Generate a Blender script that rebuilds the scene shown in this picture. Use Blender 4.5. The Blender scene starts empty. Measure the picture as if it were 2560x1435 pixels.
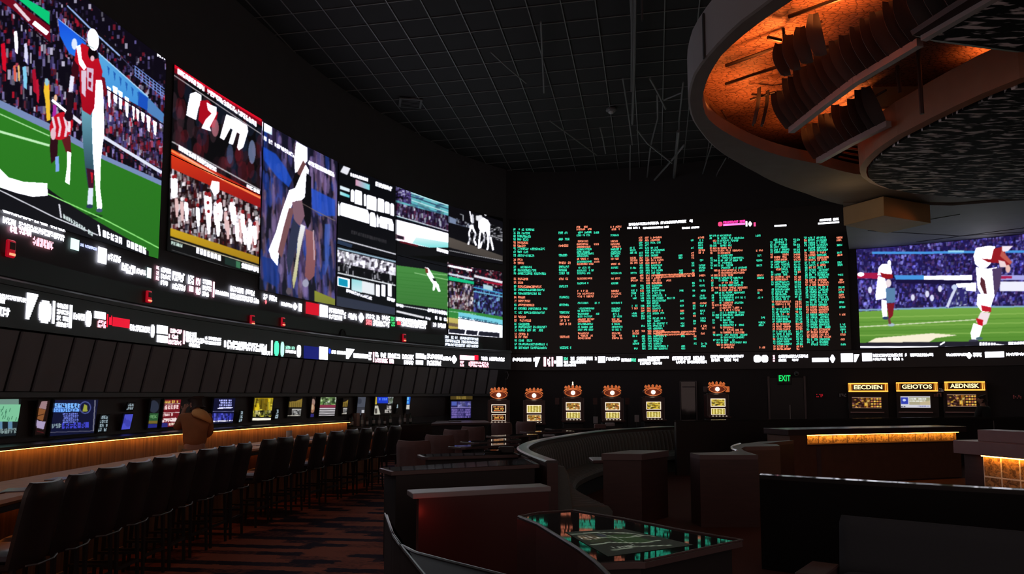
import bpy, math, random
import numpy as np
from mathutils import Vector, Matrix
R=random.Random(7); NR=np.random.RandomState(7)
SC=bpy.context.scene; COL=SC.collection
PI=math.pi
# ---------------------------------------------------------------- camera model (pixel of the 2560x1435 frame <-> ray)
F=1850.0; PITCH=math.radians(5); HZ=988.0; CX=1280.0
PY=HZ-F*math.tan(PITCH); EYE=1.75
cp,sp=math.cos(PITCH),math.sin(PITCH)
def ray(u,v):
    x=(u-CX)/F; y=-(v-PY)/F
    return (x, cp-y*sp, sp+y*cp)
def atz(u,v,z):
    d=ray(u,v); t=(z-EYE)/d[2]
    return Vector((d[0]*t,d[1]*t,z))
def aty(u,v,Y):
    d=ray(u,v); t=Y/d[1]
    return Vector((d[0]*t,Y,EYE+d[2]*t))
def projn(X,Y,Z):
    Z=Z-EYE; zc=Y*cp+Z*sp; yc=-Y*sp+Z*cp
    return CX+F*X/zc, PY-F*yc/zc
cam=bpy.data.cameras.new('camera'); co=bpy.data.objects.new('camera',cam); COL.objects.link(co)
co.location=(0,0,EYE); co.rotation_euler=(PI/2+PITCH,0,0)
cam.sensor_width=36; cam.lens=F/2560*36; cam.shift_y=(PY-717.5)/2560; cam.clip_end=200; cam.clip_start=.05
SC.camera=co
# ---------------------------------------------------------------- paths in plan
def catmull(pts,n=24):
    out=[]; P=[pts[0]]+list(pts)+[pts[-1]]
    for i in range(1,len(P)-2):
        p0,p1,p2,p3=P[i-1],P[i],P[i+1],P[i+2]
        for k in range(n):
            t=k/n
            out.append(tuple(.5*(2*p1[j]+(p2[j]-p0[j])*t+(2*p0[j]-5*p1[j]+4*p2[j]-p3[j])*t*t+(3*p1[j]-p0[j]-3*p2[j]+p3[j])*t**3) for j in range(2)))
    out.append(tuple(pts[-1])); return out
class Path:
    """plan curve; positive offset is to the right of its direction"""
    def __init__(s,pts,n=24):
        p=np.array(catmull(pts,n)); d=np.linalg.norm(np.diff(p,axis=0),axis=1)
        l=np.concatenate([[0],np.cumsum(d)]); s.L=l[-1]
        N=int(s.L*30)+2; s.s=np.linspace(0,s.L,N)
        s.x=np.interp(s.s,l,p[:,0]); s.y=np.interp(s.s,l,p[:,1])
        k=np.ones(15)/15
        tx=np.gradient(s.x); ty=np.gradient(s.y)
        tx=np.convolve(np.pad(tx,7,'edge'),k,'valid'); ty=np.convolve(np.pad(ty,7,'edge'),k,'valid')
        h=np.hypot(tx,ty); s.tx=tx/h; s.ty=ty/h
    def at(s,d,off=0.0):
        x=np.interp(d,s.s,s.x); y=np.interp(d,s.s,s.y); tx=np.interp(d,s.s,s.tx); ty=np.interp(d,s.s,s.ty)
        return x+ty*off, y-tx*off
    def tan(s,d): return float(np.interp(d,s.s,s.tx)),float(np.interp(d,s.s,s.ty))
    def hit(s,u,v,off=0.0):
        d=ray(u,v); x,y=s.at(s.s,off); ok=y>.4
        q=x[ok]/y[ok]; ss=s.s[ok]; o=np.argsort(q)
        sd=float(np.interp(d[0]/d[1],q[o],ss[o])); X,Y=s.at(sd,off)
        return sd, EYE+d[2]*float(Y)/d[1]
WL=Path([(-6.3,0.5),(-6.62,4.5),(-6.68,8),(-6.6,10),(-6.28,12.85),(-5.52,15.9),(-4.53,18.7),(-3.35,20.9),(-2.04,22.95),(-0.9,24.15),(-0.2,24.75)])
WB=Path([(-0.2,24.75),(0.8,24.95),(3.2,24.75),(6.7,23.85),(10.9,22.5),(13.7,20.9),(17,18.5)])
# ---------------------------------------------------------------- colour and materials
def lin(c):
    c=np.asarray(c,dtype=np.float64)/255.0
    return np.where(c<=.04045,c/12.92,((np.maximum(c,0)+.055)/1.055)**2.4)
def L3(c): 
    a=lin(c); return (float(a[0]),float(a[1]),float(a[2]),1)
MATS={}
def mat(name,col,rough=.6,metal=0.0,emit=None,es=0.0,spec=.5,noise=0.0,nscale=8.0,stretch=(1,1,1),bump=0.0,sampling=None,coat=0.0):
    m=bpy.data.materials.new(name); m.use_nodes=True; nt=m.node_tree; b=nt.nodes['Principled BSDF']
    c=L3(col) if max(col)>1.001 else (*col,1)
    b.inputs['Base Color'].default_value=c; b.inputs['Roughness'].default_value=rough; b.inputs['Metallic'].default_value=metal
    b.inputs['Specular IOR Level'].default_value=spec
    if coat: b.inputs['Coat Weight'].default_value=coat; b.inputs['Coat Roughness'].default_value=.08
    if emit is not None:
        b.inputs['Emission Color'].default_value=L3(emit); b.inputs['Emission Strength'].default_value=es
    if noise or bump:
        tc=nt.nodes.new('ShaderNodeTexCoord'); mp=nt.nodes.new('ShaderNodeMapping'); mp.inputs['Scale'].default_value=stretch
        nz=nt.nodes.new('ShaderNodeTexNoise'); nz.inputs['Scale'].default_value=nscale; nz.inputs['Detail'].default_value=5
        nt.links.new(tc.outputs['Object'],mp.inputs['Vector']); nt.links.new(mp.outputs['Vector'],nz.inputs['Vector'])
        if noise:
            mx=nt.nodes.new('ShaderNodeMix'); mx.data_type='RGBA'; 
            mx.inputs[6].default_value=tuple(x*(1-noise) for x in c[:3])+(1,); mx.inputs[7].default_value=tuple(x*(1+noise) for x in c[:3])+(1,)
            nt.links.new(nz.outputs['Fac'],mx.inputs[0]); nt.links.new(mx.outputs[2],b.inputs['Base Color'])
        if bump:
            bp=nt.nodes.new('ShaderNodeBump'); bp.inputs['Strength'].default_value=bump; bp.inputs['Distance'].default_value=.01
            nt.links.new(nz.outputs['Fac'],bp.inputs['Height']); nt.links.new(bp.outputs['Normal'],b.inputs['Normal'])
    if sampling: m.cycles.emission_sampling=sampling
    MATS[name]=m; return m
def led_mat(name,strength,sampling='NONE',base=.01,rough=.35):
    m=bpy.data.materials.new(name); m.use_nodes=True; nt=m.node_tree; b=nt.nodes['Principled BSDF']
    at=nt.nodes.new('ShaderNodeAttribute'); at.attribute_name='pixel'
    b.inputs['Base Color'].default_value=(base,base,base,1); b.inputs['Roughness'].default_value=rough; b.inputs['Specular IOR Level'].default_value=.25
    nt.links.new(at.outputs['Color'],b.inputs['Emission Color']); b.inputs['Emission Strength'].default_value=strength
    m.cycles.emission_sampling=sampling; MATS[name]=m; return m
# ---------------------------------------------------------------- mesh builder
class MB:
    def __init__(s): s.v=[]; s.f=[]; s.mi=[]; s.c=None
    def add(s,vs,fs,mi=0):
        o=len(s.v); s.v+= [tuple(p) for p in vs]; s.f+=[tuple(i+o for i in f) for f in fs]; s.mi+=[mi]*len(fs); return s
    def box(s,c,d,rz=0.0,mi=0,M=None):
        x,y,z=[q/2 for q in d]; vs=[Vector((sx*x,sy*y,sz*z)) for sx,sy,sz in ((-1,-1,-1),(1,-1,-1),(1,1,-1),(-1,1,-1),(-1,-1,1),(1,-1,1),(1,1,1),(-1,1,1))]
        m=Matrix.Translation(c)@Matrix.Rotation(rz,4,'Z')
        if M is not None: m=M@m
        return s.add([m@p for p in vs],[(3,2,1,0),(4,5,6,7),(0,1,5,4),(1,2,6,5),(2,3,7,6),(3,0,4,7)],mi)
    def rbox(s,c,d,r=.02,rz=0.0,mi=0,n=3,M=None):
        """box with rounded vertical corners and a small chamfer top and bottom"""
        hx,hy,hz=[q/2 for q in d]; r=min(r,hx*.95,hy*.95); e=min(r*.5,hz*.4)
        def ring(ins,z):
            P=[]
            for cx_,cy_,a0 in ((hx-r,hy-r,0),(-hx+r,hy-r,PI/2),(-hx+r,-hy+r,PI),(hx-r,-hy+r,1.5*PI)):
                for k in range(n+1):
                    a=a0+PI/2*k/n; P.append((cx_+(r-ins)*math.cos(a),cy_+(r-ins)*math.sin(a),z))
            return P
        R_=[ring(e,-hz),ring(0,-hz+e),ring(0,hz-e),ring(e,hz)]; N=len(R_[0])
        m=Matrix.Translation(c)@Matrix.Rotation(rz,4,'Z')
        if M is not None: m=M@m
        vs=[m@Vector(p) for q in R_ for p in q]; fs=[]
        for k in range(3):
            for i in range(N): j=(i+1)%N; fs.append((k*N+i,k*N+j,(k+1)*N+j,(k+1)*N+i))
        fs.append(tuple(range(N))[::-1]); fs.append(tuple(3*N+i for i in range(N)))
        return s.add(vs,fs,mi)
    def prism(s,poly,z0,z1,mi=0):
        n=len(poly); A=sum(poly[i][0]*poly[(i+1)%n][1]-poly[(i+1)%n][0]*poly[i][1] for i in range(n))
        if A<0: poly=poly[::-1]
        vs=[(p[0],p[1],z0) for p in poly]+[(p[0],p[1],z1) for p in poly]
        fs=[tuple(range(n))[::-1],tuple(range(n,2*n))]+[(i,(i+1)%n,n+(i+1)%n,n+i) for i in range(n)]
        return s.add(vs,fs,mi)
    def tube(s,pts,r,n=8,mi=0,caps=True):
        pts=[Vector(p) for p in pts]; rs=r if isinstance(r,(list,tuple)) else [r]*len(pts); vs=[]; fs=[]
        up=None
        for i,p in enumerate(pts):
            t=(pts[min(i+1,len(pts)-1)]-pts[max(i-1,0)]).normalized()
            if up is None: up=Vector((0,0,1)) if abs(t.z)<.9 else Vector((1,0,0))
            a=t.cross(up); a.normalize(); b=a.cross(t); up=b
            for k in range(n):
                q=2*PI*k/n; vs.append(p+(a*math.cos(q)+b*math.sin(q))*rs[i])
        for i in range(len(pts)-1):
            for k in range(n): j=(k+1)%n; fs.append((i*n+k,(i+1)*n+k,(i+1)*n+j,i*n+j))
        if caps: fs.append(tuple(range(n))); fs.append(tuple((len(pts)-1)*n+k for k in range(n))[::-1])
        return s.add(vs,fs,mi)
    def bar(s,a,b,w,h,mi=0):
        a=Vector(a); b=Vector(b); t=(b-a).normalized(); up=Vector((0,0,1)) if abs(t.z)<.95 else Vector((1,0,0))
        x=t.cross(up).normalized()*w/2; y=x.cross(t).normalized()*h/2
        vs=[p+q for p in (a,b) for q in (-x-y,x-y,x+y,-x+y)]
        return s.add(vs,[(0,1,2,3)[::-1],(4,5,6,7),(0,1,5,4),(1,2,6,5),(2,3,7,6),(3,0,4,7)],mi)
    def lathe(s,prof,c=(0,0,0),n=16,mi=0,M=None):
        vs=[]; fs=[]; m=Matrix.Translation(c)
        if M is not None: m=M@m
        for r,z in prof:
            for k in range(n): a=2*PI*k/n; vs.append(m@Vector((r*math.cos(a),r*math.sin(a),z)))
        for i in range(len(prof)-1):
            for k in range(n): j=(k+1)%n; fs.append((i*n+k,i*n+j,(i+1)*n+j,(i+1)*n+k))
        fs.append(tuple(range(n))[::-1]); fs.append(tuple((len(prof)-1)*n+k for k in range(n)))
        return s.add(vs,fs,mi)
    def sphere(s,c,r,n=14,m=8,mi=0,sc=(1,1,1)):
        prof=[(max(1e-4,math.sin(PI*i/m)),-math.cos(PI*i/m)) for i in range(m+1)]
        return s.lathe(prof,n=n,mi=mi,M=Matrix.Translation(c)@Matrix.Diagonal((r*sc[0],r*sc[1],r*sc[2],1)))
    def sweep(s,path,s0,s1,prof,n,mi=0,close=True):
        """profile of (offset,z) swept along a plan path"""
        S=np.linspace(s0,s1,n+1); k=len(prof); vs=[]; fs=[]
        for d in S:
            for o,z in prof:
                x,y=path.at(d,o); vs.append((float(x),float(y),z))
        kk=k if close else k-1
        for i in range(n):
            for j in range(kk): q=(j+1)%k; fs.append((i*k+j,i*k+q,(i+1)*k+q,(i+1)*k+j))
        if close: fs.append(tuple(range(k))[::-1]); fs.append(tuple(n*k+j for j in range(k)))
        return s.add(vs,fs,mi)
    def pad(s,w,h,t,M=None,nx=14,nz=10,bow=0.0,rnd=.12,ch=0,chd=.012,puff=.5,mi=0,top_only=True):
        """upholstered cushion: width w along x, height h along z, thickness t along y, rounded, optionally channel-tufted"""
        if M is None: M=Matrix()
        def P(i,j,side):
            u=-1+2*i/nx; v=j/nz
            pr=max(0,1-abs(u)**7)**puff*max(0,1-abs(2*v-1)**9)**puff
            c=0
            if ch:
                q=(u+1)/2*ch; q=q-math.floor(q); c=chd*(1-math.sqrt(max(0,1-(2*q-1)**2)))
            sq=1.0
            vv=abs(2*v-1) if not top_only else max(0,2*v-1)
            if vv>.7: sq=1-rnd*((vv-.7)/.3)**2
            x=u*w/2*sq; y=side*(t/2*(.35+.65*pr)-c*(1 if side else 0))
            if i in (0,nx) or j in (0,nz): y=side*t/2*.35
            zz=h*v
            if abs(u)>.75 and vv>.6: zz=zz
            return M@Vector((x,y-bow*(u*u),zz))
        vs=[];fs=[]
        for side in (-1,1):
            for j in range(nz+1):
                for i in range(nx+1): vs.append(P(i,j,side))
        W=nx+1; O=W*(nz+1)
        for j in range(nz):
            for i in range(nx):
                a=j*W+i; fs.append((a,a+1,a+W+1,a+W)); fs.append((O+a+W,O+a+W+1,O+a+1,O+a))
        for i in range(nx): 
            fs.append((i+1,i,O+i,O+i+1)); a=nz*W+i; fs.append((a,a+1,O+a+1,O+a))
        for j in range(nz):
            a=j*W; fs.append((a,a+W,O+a+W,O+a)); a=j*W+nx; fs.append((a+W,a,O+a,O+a+W))
        return s.add(vs,fs,mi)
    def build(s,name,m,parent=None,smooth=False,local=False,bevel=0.0,mods=None):
        me=bpy.data.meshes.new(name)
        off=Vector((0,0,0))
        if parent is not None and not local: off=wloc(parent)
        v=[(p[0]-off[0],p[1]-off[1],p[2]-off[2]) for p in s.v]
        me.from_pydata(v,[],s.f)
        ms=m if isinstance(m,(list,tuple)) else [m]
        for q in ms: me.materials.append(q)
        if len(ms)>1: me.polygons.foreach_set('material_index',s.mi)
        if s.c is not None:
            a=me.color_attributes.new('pixel','FLOAT_COLOR','POINT'); a.data.foreach_set('color',np.asarray(s.c,dtype=np.float32).ravel())
        if smooth:
            me.polygons.foreach_set('use_smooth',[True]*len(me.polygons))
            try: me.set_sharp_from_angle(angle=math.radians(40))
            except Exception: pass
        me.update()
        o=bpy.data.objects.new(name,me); COL.objects.link(o)
        if parent is not None: o.parent=parent
        if bevel:
            b=o.modifiers.new('bevel','BEVEL'); b.width=bevel; b.segments=2; b.limit_method='ANGLE'
        return o
def wloc(o):
    p=Vector((0,0,0))
    while o is not None: p+=Vector(o.location); o=o.parent
    return p
def tag(o,label=None,cat=None,group=None,kind=None):
    if label: o['label']=label
    if cat: o['category']=cat
    if group: o['group']=group
    if kind: o['kind']=kind
    return o
def thing(name,label,cat,loc=(0,0,0),rz=0.0,group=None):
    o=bpy.data.objects.new(name,None); o.empty_display_size=.1; COL.objects.link(o); o.location=loc; o.rotation_euler=(0,0,rz)
    return tag(o,label,cat,group)
def struct(name,mb,m,**k):
    o=mb.build(name,m,**k); o['kind']='structure'; return o
KIDS={}
def dup(root,loc,rz,label=None,group=None):
    def cp_(o,par):
        c=o.copy(); COL.objects.link(c)
        if par is not None: c.parent=par
        for ch in [q for q in ALLKIDS(o)]: cp_(ch,c)
        return c
    r=cp_(root,None); r.location=loc; r.rotation_euler=(0,0,rz)
    if label: r['label']=label
    if group: r['group']=group
    return r
def ALLKIDS(o): return [q for q in o.children]
def T(x,y,z): return Matrix.Translation((x,y,z))
def RX(a): return Matrix.Rotation(a,4,'X')
def RY(a): return Matrix.Rotation(a,4,'Y')
def RZ(a): return Matrix.Rotation(a,4,'Z')
ORD=['first','second','third','fourth','fifth','sixth','seventh','eighth','ninth','tenth','eleventh','twelfth','thirteenth','fourteenth','fifteenth','sixteenth','seventeenth','eighteenth','nineteenth','twentieth']
def light(kind,loc,power,col,size=.1,rot=None,**k):
    l=bpy.data.lights.new('scene_light',kind); l.energy=power; l.color=col
    if kind=='AREA':
        l.shape='RECTANGLE'; l.size=size[0]; l.size_y=size[1]
    else: l.shadow_soft_size=size
    for a,b in k.items(): setattr(l,a,b)
    o=bpy.data.objects.new('scene_light',l); COL.objects.link(o); o.location=loc
    if rot: o.rotation_euler=rot
    return o
# ---------------------------------------------------------------- picture canvas (what the LED walls show)
class Canvas:
    def __init__(s,u0,v0,u1,v1):
        s.u0,s.v0=u0,v0; s.w,s.h=int(u1-u0),int(v1-v0); s.a=np.zeros((s.h,s.w,3),np.float32)
    def _bb(s,P,pad=1):
        x0=max(0,int(min(p[0] for p in P)-s.u0)-pad); x1=min(s.w,int(max(p[0] for p in P)-s.u0)+pad+2)
        y0=max(0,int(min(p[1] for p in P)-s.v0)-pad); y1=min(s.h,int(max(p[1] for p in P)-s.v0)+pad+2)
        return x0,x1,y0,y1
    def mask(s,P):
        x0,x1,y0,y1=s._bb(P)
        if x1<=x0 or y1<=y0: return None
        X,Y=np.meshgrid(np.arange(x0,x1)+s.u0+.5,np.arange(y0,y1)+s.v0+.5); m=np.zeros(X.shape,bool); n=len(P)
        for i in range(n):
            ax,ay=P[i]; bx,by=P[(i+1)%n]
            if ay==by: continue
            m^=((ay>Y)!=(by>Y))&(X<(bx-ax)*(Y-ay)/(by-ay)+ax)
        return x0,x1,y0,y1,m,X,Y
    def poly(s,P,c,c2=None,axis=1,a=1.0,noise=0.0):
        r=s.mask(P)
        if r is None: return
        x0,x1,y0,y1,m,X,Y=r
        col=np.array(c,np.float32)*np.ones(m.shape+(1,),np.float32)
        if c2 is not None:
            q=Y if axis==1 else X; t=((q-q.min())/max(1e-6,q.max()-q.min()))[...,None]; col=col*(1-t)+np.array(c2,np.float32)*t
        if noise: col=col*(1+noise*(NR.rand(*m.shape)[...,None]-.5)*2)
        sub=s.a[y0:y1,x0:x1]; sub[m]=(sub*(1-a)+col*a)[m]
    def ell(s,cx,cy,rx,ry,c,rot=0.0,a=1.0):
        q=[]
        for k in range(20):
            t=2*PI*k/20; x,y=rx*math.cos(t),ry*math.sin(t); q.append((cx+x*math.cos(rot)-y*math.sin(rot),cy+x*math.sin(rot)+y*math.cos(rot)))
        s.poly(q,c,a=a)
    def line(s,P,w,c,a=1.0):
        for p,q in zip(P,P[1:]):
            dx,dy=q[0]-p[0],q[1]-p[1]; L=math.hypot(dx,dy) or 1; nx,ny=-dy/L*w/2,dx/L*w/2
            s.poly([(p[0]+nx,p[1]+ny),(q[0]+nx,q[1]+ny),(q[0]-nx,q[1]-ny),(p[0]-nx,p[1]-ny)],c,a=a)
    def crowd(s,P,pal,n,w,h,dark=(12,8,20),fill=True,lean=0.0,a=1.0,seed=None):
        r=s.mask(P)
        if r is None: return
        x0,x1,y0,y1,m,X,Y=r
        lay=np.zeros(m.shape+(3,),np.float32)+np.array(dark,np.float32) if fill else s.a[y0:y1,x0:x1].copy()
        H,W=m.shape
        for k in range(n):
            cx=NR.rand()*W; cy=NR.rand()*H; ww=max(1,w*(.5+NR.rand())); hh=max(1.5,h*(.5+NR.rand()))
            c=np.array(pal[NR.randint(len(pal))],np.float32)*(.45+.75*NR.rand())
            ax,bx=int(cx-ww/2),int(cx+ww/2)+1; ay,by=int(cy-hh/2),int(cy+hh/2)+1
            ax=max(0,ax);ay=max(0,ay);bx=min(W,bx);by=min(H,by)
            if bx>ax and by>ay: lay[ay:by,ax:bx]=lay[ay:by,ax:bx]*.25+c*.75
        sub=s.a[y0:y1,x0:x1]; sub[m]=(sub*(1-a)+lay*a)[m]
    def text(s,u0,v0,u1,v1,h,c,fillr=.8,gap=.12,wf=.62):
        """a row of small marks running from (u0,v0) to (u1,v1), height h"""
        L=math.hypot(u1-u0,v1-v0) or 1; n=max(1,int(L/(h*wf)))
        for k in range(n):
            if NR.rand()<gap: continue
            t0=(k+.08)/n; t1=(k+.92)/n; x0=u0+(u1-u0)*t0; x1=u0+(u1-u0)*t1; y0=v0+(v1-v0)*t0; y1=v0+(v1-v0)*t1
            pat=NR.rand(5,3)<fillr
            pat[:,0]|=NR.rand()<.6
            for j in range(5):
                for i in range(3):
                    if pat[j,i]:
                        a0=x0+(x1-x0)*i/3;a1=x0+(x1-x0)*(i+1)/3;b0=y0+(y1-y0)*i/3;b1=y0+(y1-y0)*(i+1)/3
                        s.poly([(a0,b0+h*j/5),(a1,b1+h*j/5),(a1,b1+h*(j+1)/5+.2),(a0,b0+h*(j+1)/5+.2)],c)
    def blur(s,n,P=None):
        x0,x1,y0,y1=s._bb(P) if P else (0,s.w,0,s.h)
        b=s.a[y0:y1,x0:x1]
        for _ in range(n):
            q=np.pad(b,((1,1),(1,1),(0,0)),'edge'); b=(q[:-2,1:-1]+q[2:,1:-1]+q[1:-1,:-2]+q[1:-1,2:]+2*q[1:-1,1:-1])/6
        s.a[y0:y1,x0:x1]=b
    def sample(s,u,v):
        x=np.clip(u-s.u0-.5,0,s.w-1.001); y=np.clip(v-s.v0-.5,0,s.h-1.001); i=x.astype(int); j=y.astype(int); fx=(x-i)[...,None]; fy=(y-j)[...,None]
        A=s.a; return (A[j,i]*(1-fx)+A[j,i+1]*fx)*(1-fy)+(A[j+1,i]*(1-fx)+A[j+1,i+1]*fx)*fy
WHT=(380,380,400); PUR=[(90,80,150),(60,50,110),(150,140,200),(40,30,60),(170,60,80),(200,195,220),(30,25,40),(110,100,170)]
RED=(200,15,35)
def GRN(cv,P,c=(40,125,30),c2=(30,95,25)): cv.poly(P,c,c2)
cv=Canvas(-520,-420,1275,900)
# --- giant football picture
cv.crowd([(-520,-420),(415,-420),(415,500),(-520,500)],PUR+[(150,20,40),(90,20,40)],9000,4,11)
cv.crowd([(-520,-420),(300,-200),(415,150),(415,235),(335,165),(250,95),(170,15),(-520,-300)],PUR+[(150,30,50)],2600,4,9)
cv.poly([(168,8),(300,125),(300,150),(168,25)],(16,12,20)); cv.line([(168,14),(235,80),(300,140)],4,(150,180,235)); cv.line([(300,140),(340,180)],2,(60,60,90))
for k in range(4): cv.line([(336,164+k*8),(411,222+k*7)],2,(120,150,230))
for k in range(8): cv.line([(338+k*9,166+k*7),(338+k*9,190+k*7)],1.5,(120,150,220))
cv.poly([(-100,-190),(58,-8),(124,30),(124,62),(60,10),(-100,-120)],(10,200,120))
cv.poly([(-120,-120),(34,0),(125,66),(126,106),(30,22),(-120,-80)],(110,8,28)); cv.line([(36,10),(74,52)],8,(235,215,225)); cv.line([(84,56),(119,84)],11,WHT); cv.line([(28,28),(126,112)],3,(20,5,12))
cv.poly([(145,48),(190,84),(216,108),(192,144),(172,132),(150,90)],(20,80,220),(40,120,240)); cv.line([(145,47),(216,104)],2,(150,190,255)); cv.ell(186,110,7,14,(225,235,255))
cv.poly([(246,132),(300,180),(371,243),(368,286),(255,212)],(90,170,225),(60,140,220)); cv.line([(246,132),(371,243)],3,(170,215,250)); cv.poly([(346,228),(371,245),(368,284),(345,268)],(25,80,190))
for k in range(6): cv.poly([(268+k*15,165+k*13),(274+k*15,170+k*13),(272+k*15,192+k*13)],(35,95,180))
cv.crowd([(255,214),(410,300),(408,425),(258,345)],PUR+[(170,20,40),(120,20,40)],900,5,14)
for x,y,w,h in ((268,215,9,55),(282,214,12,45),(296,225,10,50),(312,240,10,55),(340,270,8,35),(352,278,10,30),(366,286,10,45),(382,300,10,40),(330,262,7,40)): cv.poly([(x,y),(x+w,y+6),(x+w-2,y+h),(x+3,y+h-6)],WHT)
cv.poly([(370,243),(410,285),(408,308),(368,280)],(80,130,190)); cv.line([(255,215),(410,312)],3,(12,10,25))
cv.crowd([(-520,-60),(0,120),(124,110),(200,170),(200,300),(120,290),(0,250),(-520,60)],PUR+[(190,20,40),(220,215,240)],1500,5,17)
for x,y,w,h,c in ((2,110,14,70,(215,10,40)),(35,80,10,55,WHT),(56,168,12,56,(130,205,240)),(33,165,8,40,(225,100,80)),(44,165,6,40,(240,190,120)),(60,110,10,50,(220,220,250)),(80,175,12,60,(170,15,45)),(90,200,8,60,(190,20,50))): cv.poly([(x,y),(x+w*.7,y-3),(x+w,y+h*.5),(x+w*.9,y+h),(x+w*.3,y+h*.9)],c)
cv.poly([(112,200),(122,205),(124,232),(126,300),(117,303),(113,250),(109,228)],(245,195,50)); cv.ell(117,205,5,9,(150,200,220)); cv.ell(139,245,4,9,(240,190,150)); cv.poly([(132,262),(141,262),(140,300),(131,298)],(170,40,160))
cv.line([(130,250),(165,278)],6,WHT); cv.line([(172,283),(203,308)],9,(235,235,250))
cv.poly([(-520,-20),(0,250),(126,310),(200,352),(260,388),(405,452),(405,466),(260,402),(126,330),(0,270),(-520,0)],(120,140,185)); cv.line([(255,340),(405,432)],8,(225,230,250)); cv.line([(256,352),(404,446)],3,(20,20,40))
GRN(cv,[(-520,5),(0,269),(126,328),(260,400),(405,465),(405,660),(-520,300)],(52,135,38),(36,112,28))
cv.line([(-200,198),(0,285),(124,340)],3,(170,225,160)); cv.line([(-200,240),(0,329),(124,364)],6,(195,240,190))
# bending player
cv.poly([(126,345),(145,350),(143,395),(128,410),(125,375)],(45,10,22)); cv.poly([(150,335),(176,340),(178,385),(165,380)],(95,25,30))
cv.ell(153,315,28,36,RED,rot=.35)
for x in (133,147,163): cv.line([(x-2,292),(x+4,318),(x,342)],6,(235,215,228))
cv.line([(165,280),(174,310),(172,330)],7,(240,225,235)); cv.ell(172,290,11,13,(25,8,22)); cv.ell(133,335,7,15,(230,190,205))
cv.poly([(138,392),(147,390),(148,428),(139,430)],(130,170,240)); cv.poly([(168,378),(178,382),(176,420),(174,462),(163,455),(168,415)],WHT)
# tall player
cv.poly([(203,268),(240,275),(240,380),(234,470),(222,478),(213,420),(206,340)],(110,170,190),(25,45,60))
cv.poly([(238,190),(254,178),(258,230),(260,300),(260,335),(252,400),(250,470),(255,512),(254,526),(243,524),(239,470),(232,380),(230,300)],WHT)
cv.poly([(190,122),(206,108),(222,118),(232,150),(246,145),(256,178),(254,200),(240,200),(236,270),(226,288),(206,275),(200,230),(199,180),(186,150)],RED,(165,8,30))
cv.poly([(203,176),(216,176),(214,244),(204,232)],(225,200,220)); cv.poly([(217,168),(234,172),(232,230),(218,222)],(215,190,215)); cv.poly([(222,180),(229,182),(228,196),(222,194)],(150,10,35)); cv.poly([(221,203),(228,205),(227,220),(221,216)],(150,10,35))
cv.poly([(191,116),(201,112),(204,146),(216,168),(210,176),(198,160)],WHT)
cv.poly([(184,150),(197,165),(196,200),(184,196),(178,176)],(60,8,22)); cv.poly([(176,188),(186,192),(182,228),(171,231)],(235,235,255)); cv.poly([(168,230),(184,232),(180,280),(166,285)],(28,12,24))
cv.poly([(252,190),(262,195),(268,235),(262,240)],(120,15,30)); cv.ell(231,132,11,18,(14,6,10)); cv.ell(233,99,14,28,WHT,rot=-.12); cv.line([(218,112),(236,122)],3,(170,190,190)); cv.ell(231,146,5,7,(230,190,200))
cv.poly([(216,420),(236,425),(234,470),(222,472)],(60,15,40)); cv.poly([(226,430),(233,432),(230,462)],(200,20,40)); cv.poly([(221,470),(233,470),(232,512),(220,515),(218,508)],(225,235,255)); cv.ell(224,516,8,5,(40,55,90)); cv.ell(248,526,8,5,(70,85,120))
cv.ell(235,540,22,5,(20,70,18))
# caption strip of the football picture
cv.poly([(-520,100),(0,425),(0,470),(118,470),(180,515),(255,560),(330,603),(375,630),(375,700),(-520,400)],(14,14,20))
cv.line([(118,484),(260,548),(401,622)],3,(150,235,130)); cv.poly([(372,612),(402,626),(402,660),(372,648)],(40,115,32))
cv.poly([(-300,170),(0,422),(22,444),(60,455),(118,458),(119,489),(82,492),(40,482),(0,468),(-300,260)],WHT)
cv.line([(-300,330),(0,476),(140,545),(245,588)],3,(225,225,235)); cv.line([(148,510),(153,545)],4,(225,225,235)); cv.line([(246,562),(250,590)],4,WHT)
cv.text(158,534,232,580,11,(210,225,225)); cv.text(256,574,366,620,17,WHT,.85); cv.text(392,122,414,133,18,WHT,.7)
# --- tall picture: lettering over crowd, team below
cv.poly([(425,140),(660,290),(660,740),(425,660)],(10,9,12))
for k in range(90):
    x=430+NR.rand()*225; y=180+(x-430)*.6+NR.rand()*200; cv.ell(x,y,5+NR.rand()*9,12+NR.rand()*22,[(70,30,40),(40,20,28),(90,60,70),(30,45,75),(120,25,35)][NR.randint(5)],a=.35)
cv.poly([(430,150),(655,294),(655,306),(430,166)],(215,15,40)); cv.poly([(430,166),(655,306),(655,316),(430,178)],(120,8,24)); cv.line([(432,186),(654,336)],2,(200,190,195))
cv.text(443,170,642,305,13,WHT,.8,.08); 
cv.poly([(476,234),(490,230),(503,238),(503,254),(496,270),(490,300),(466,288),(470,262)],WHT)
cv.poly([(500,252),(520,250),(545,282),(536,320),(508,312),(496,300)],(170,10,28)); cv.poly([(517,256),(526,262),(541,268),(541,285),(524,318),(527,328),(504,320),(514,300),(530,284),(520,274)],WHT)
cv.poly([(566,286),(590,296),(618,314),(620,328),(608,368),(597,376),(593,368),(600,335),(592,330),(582,362),(572,358),(582,324),(576,320),(560,350),(550,344)],WHT)
cv.ell(538,320,9,22,(200,120,135),a=.7); cv.ell(630,380,9,30,(150,170,220),a=.6); cv.ell(575,385,8,25,(70,90,130),a=.6)
cv.line([(430,354),(652,476)],3,(190,185,190)); cv.text(440,358,542,420,12,WHT,.9,.03); cv.text(616,460,650,477,14,WHT,.85)
cv.poly([(428,372),(652,487),(652,530),(428,425)],(225,60,25),(140,15,20)); cv.line([(428,376),(520,430),(652,495)],5,(255,140,80)); cv.line([(450,385),(560,450)],4,(255,180,150))
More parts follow.
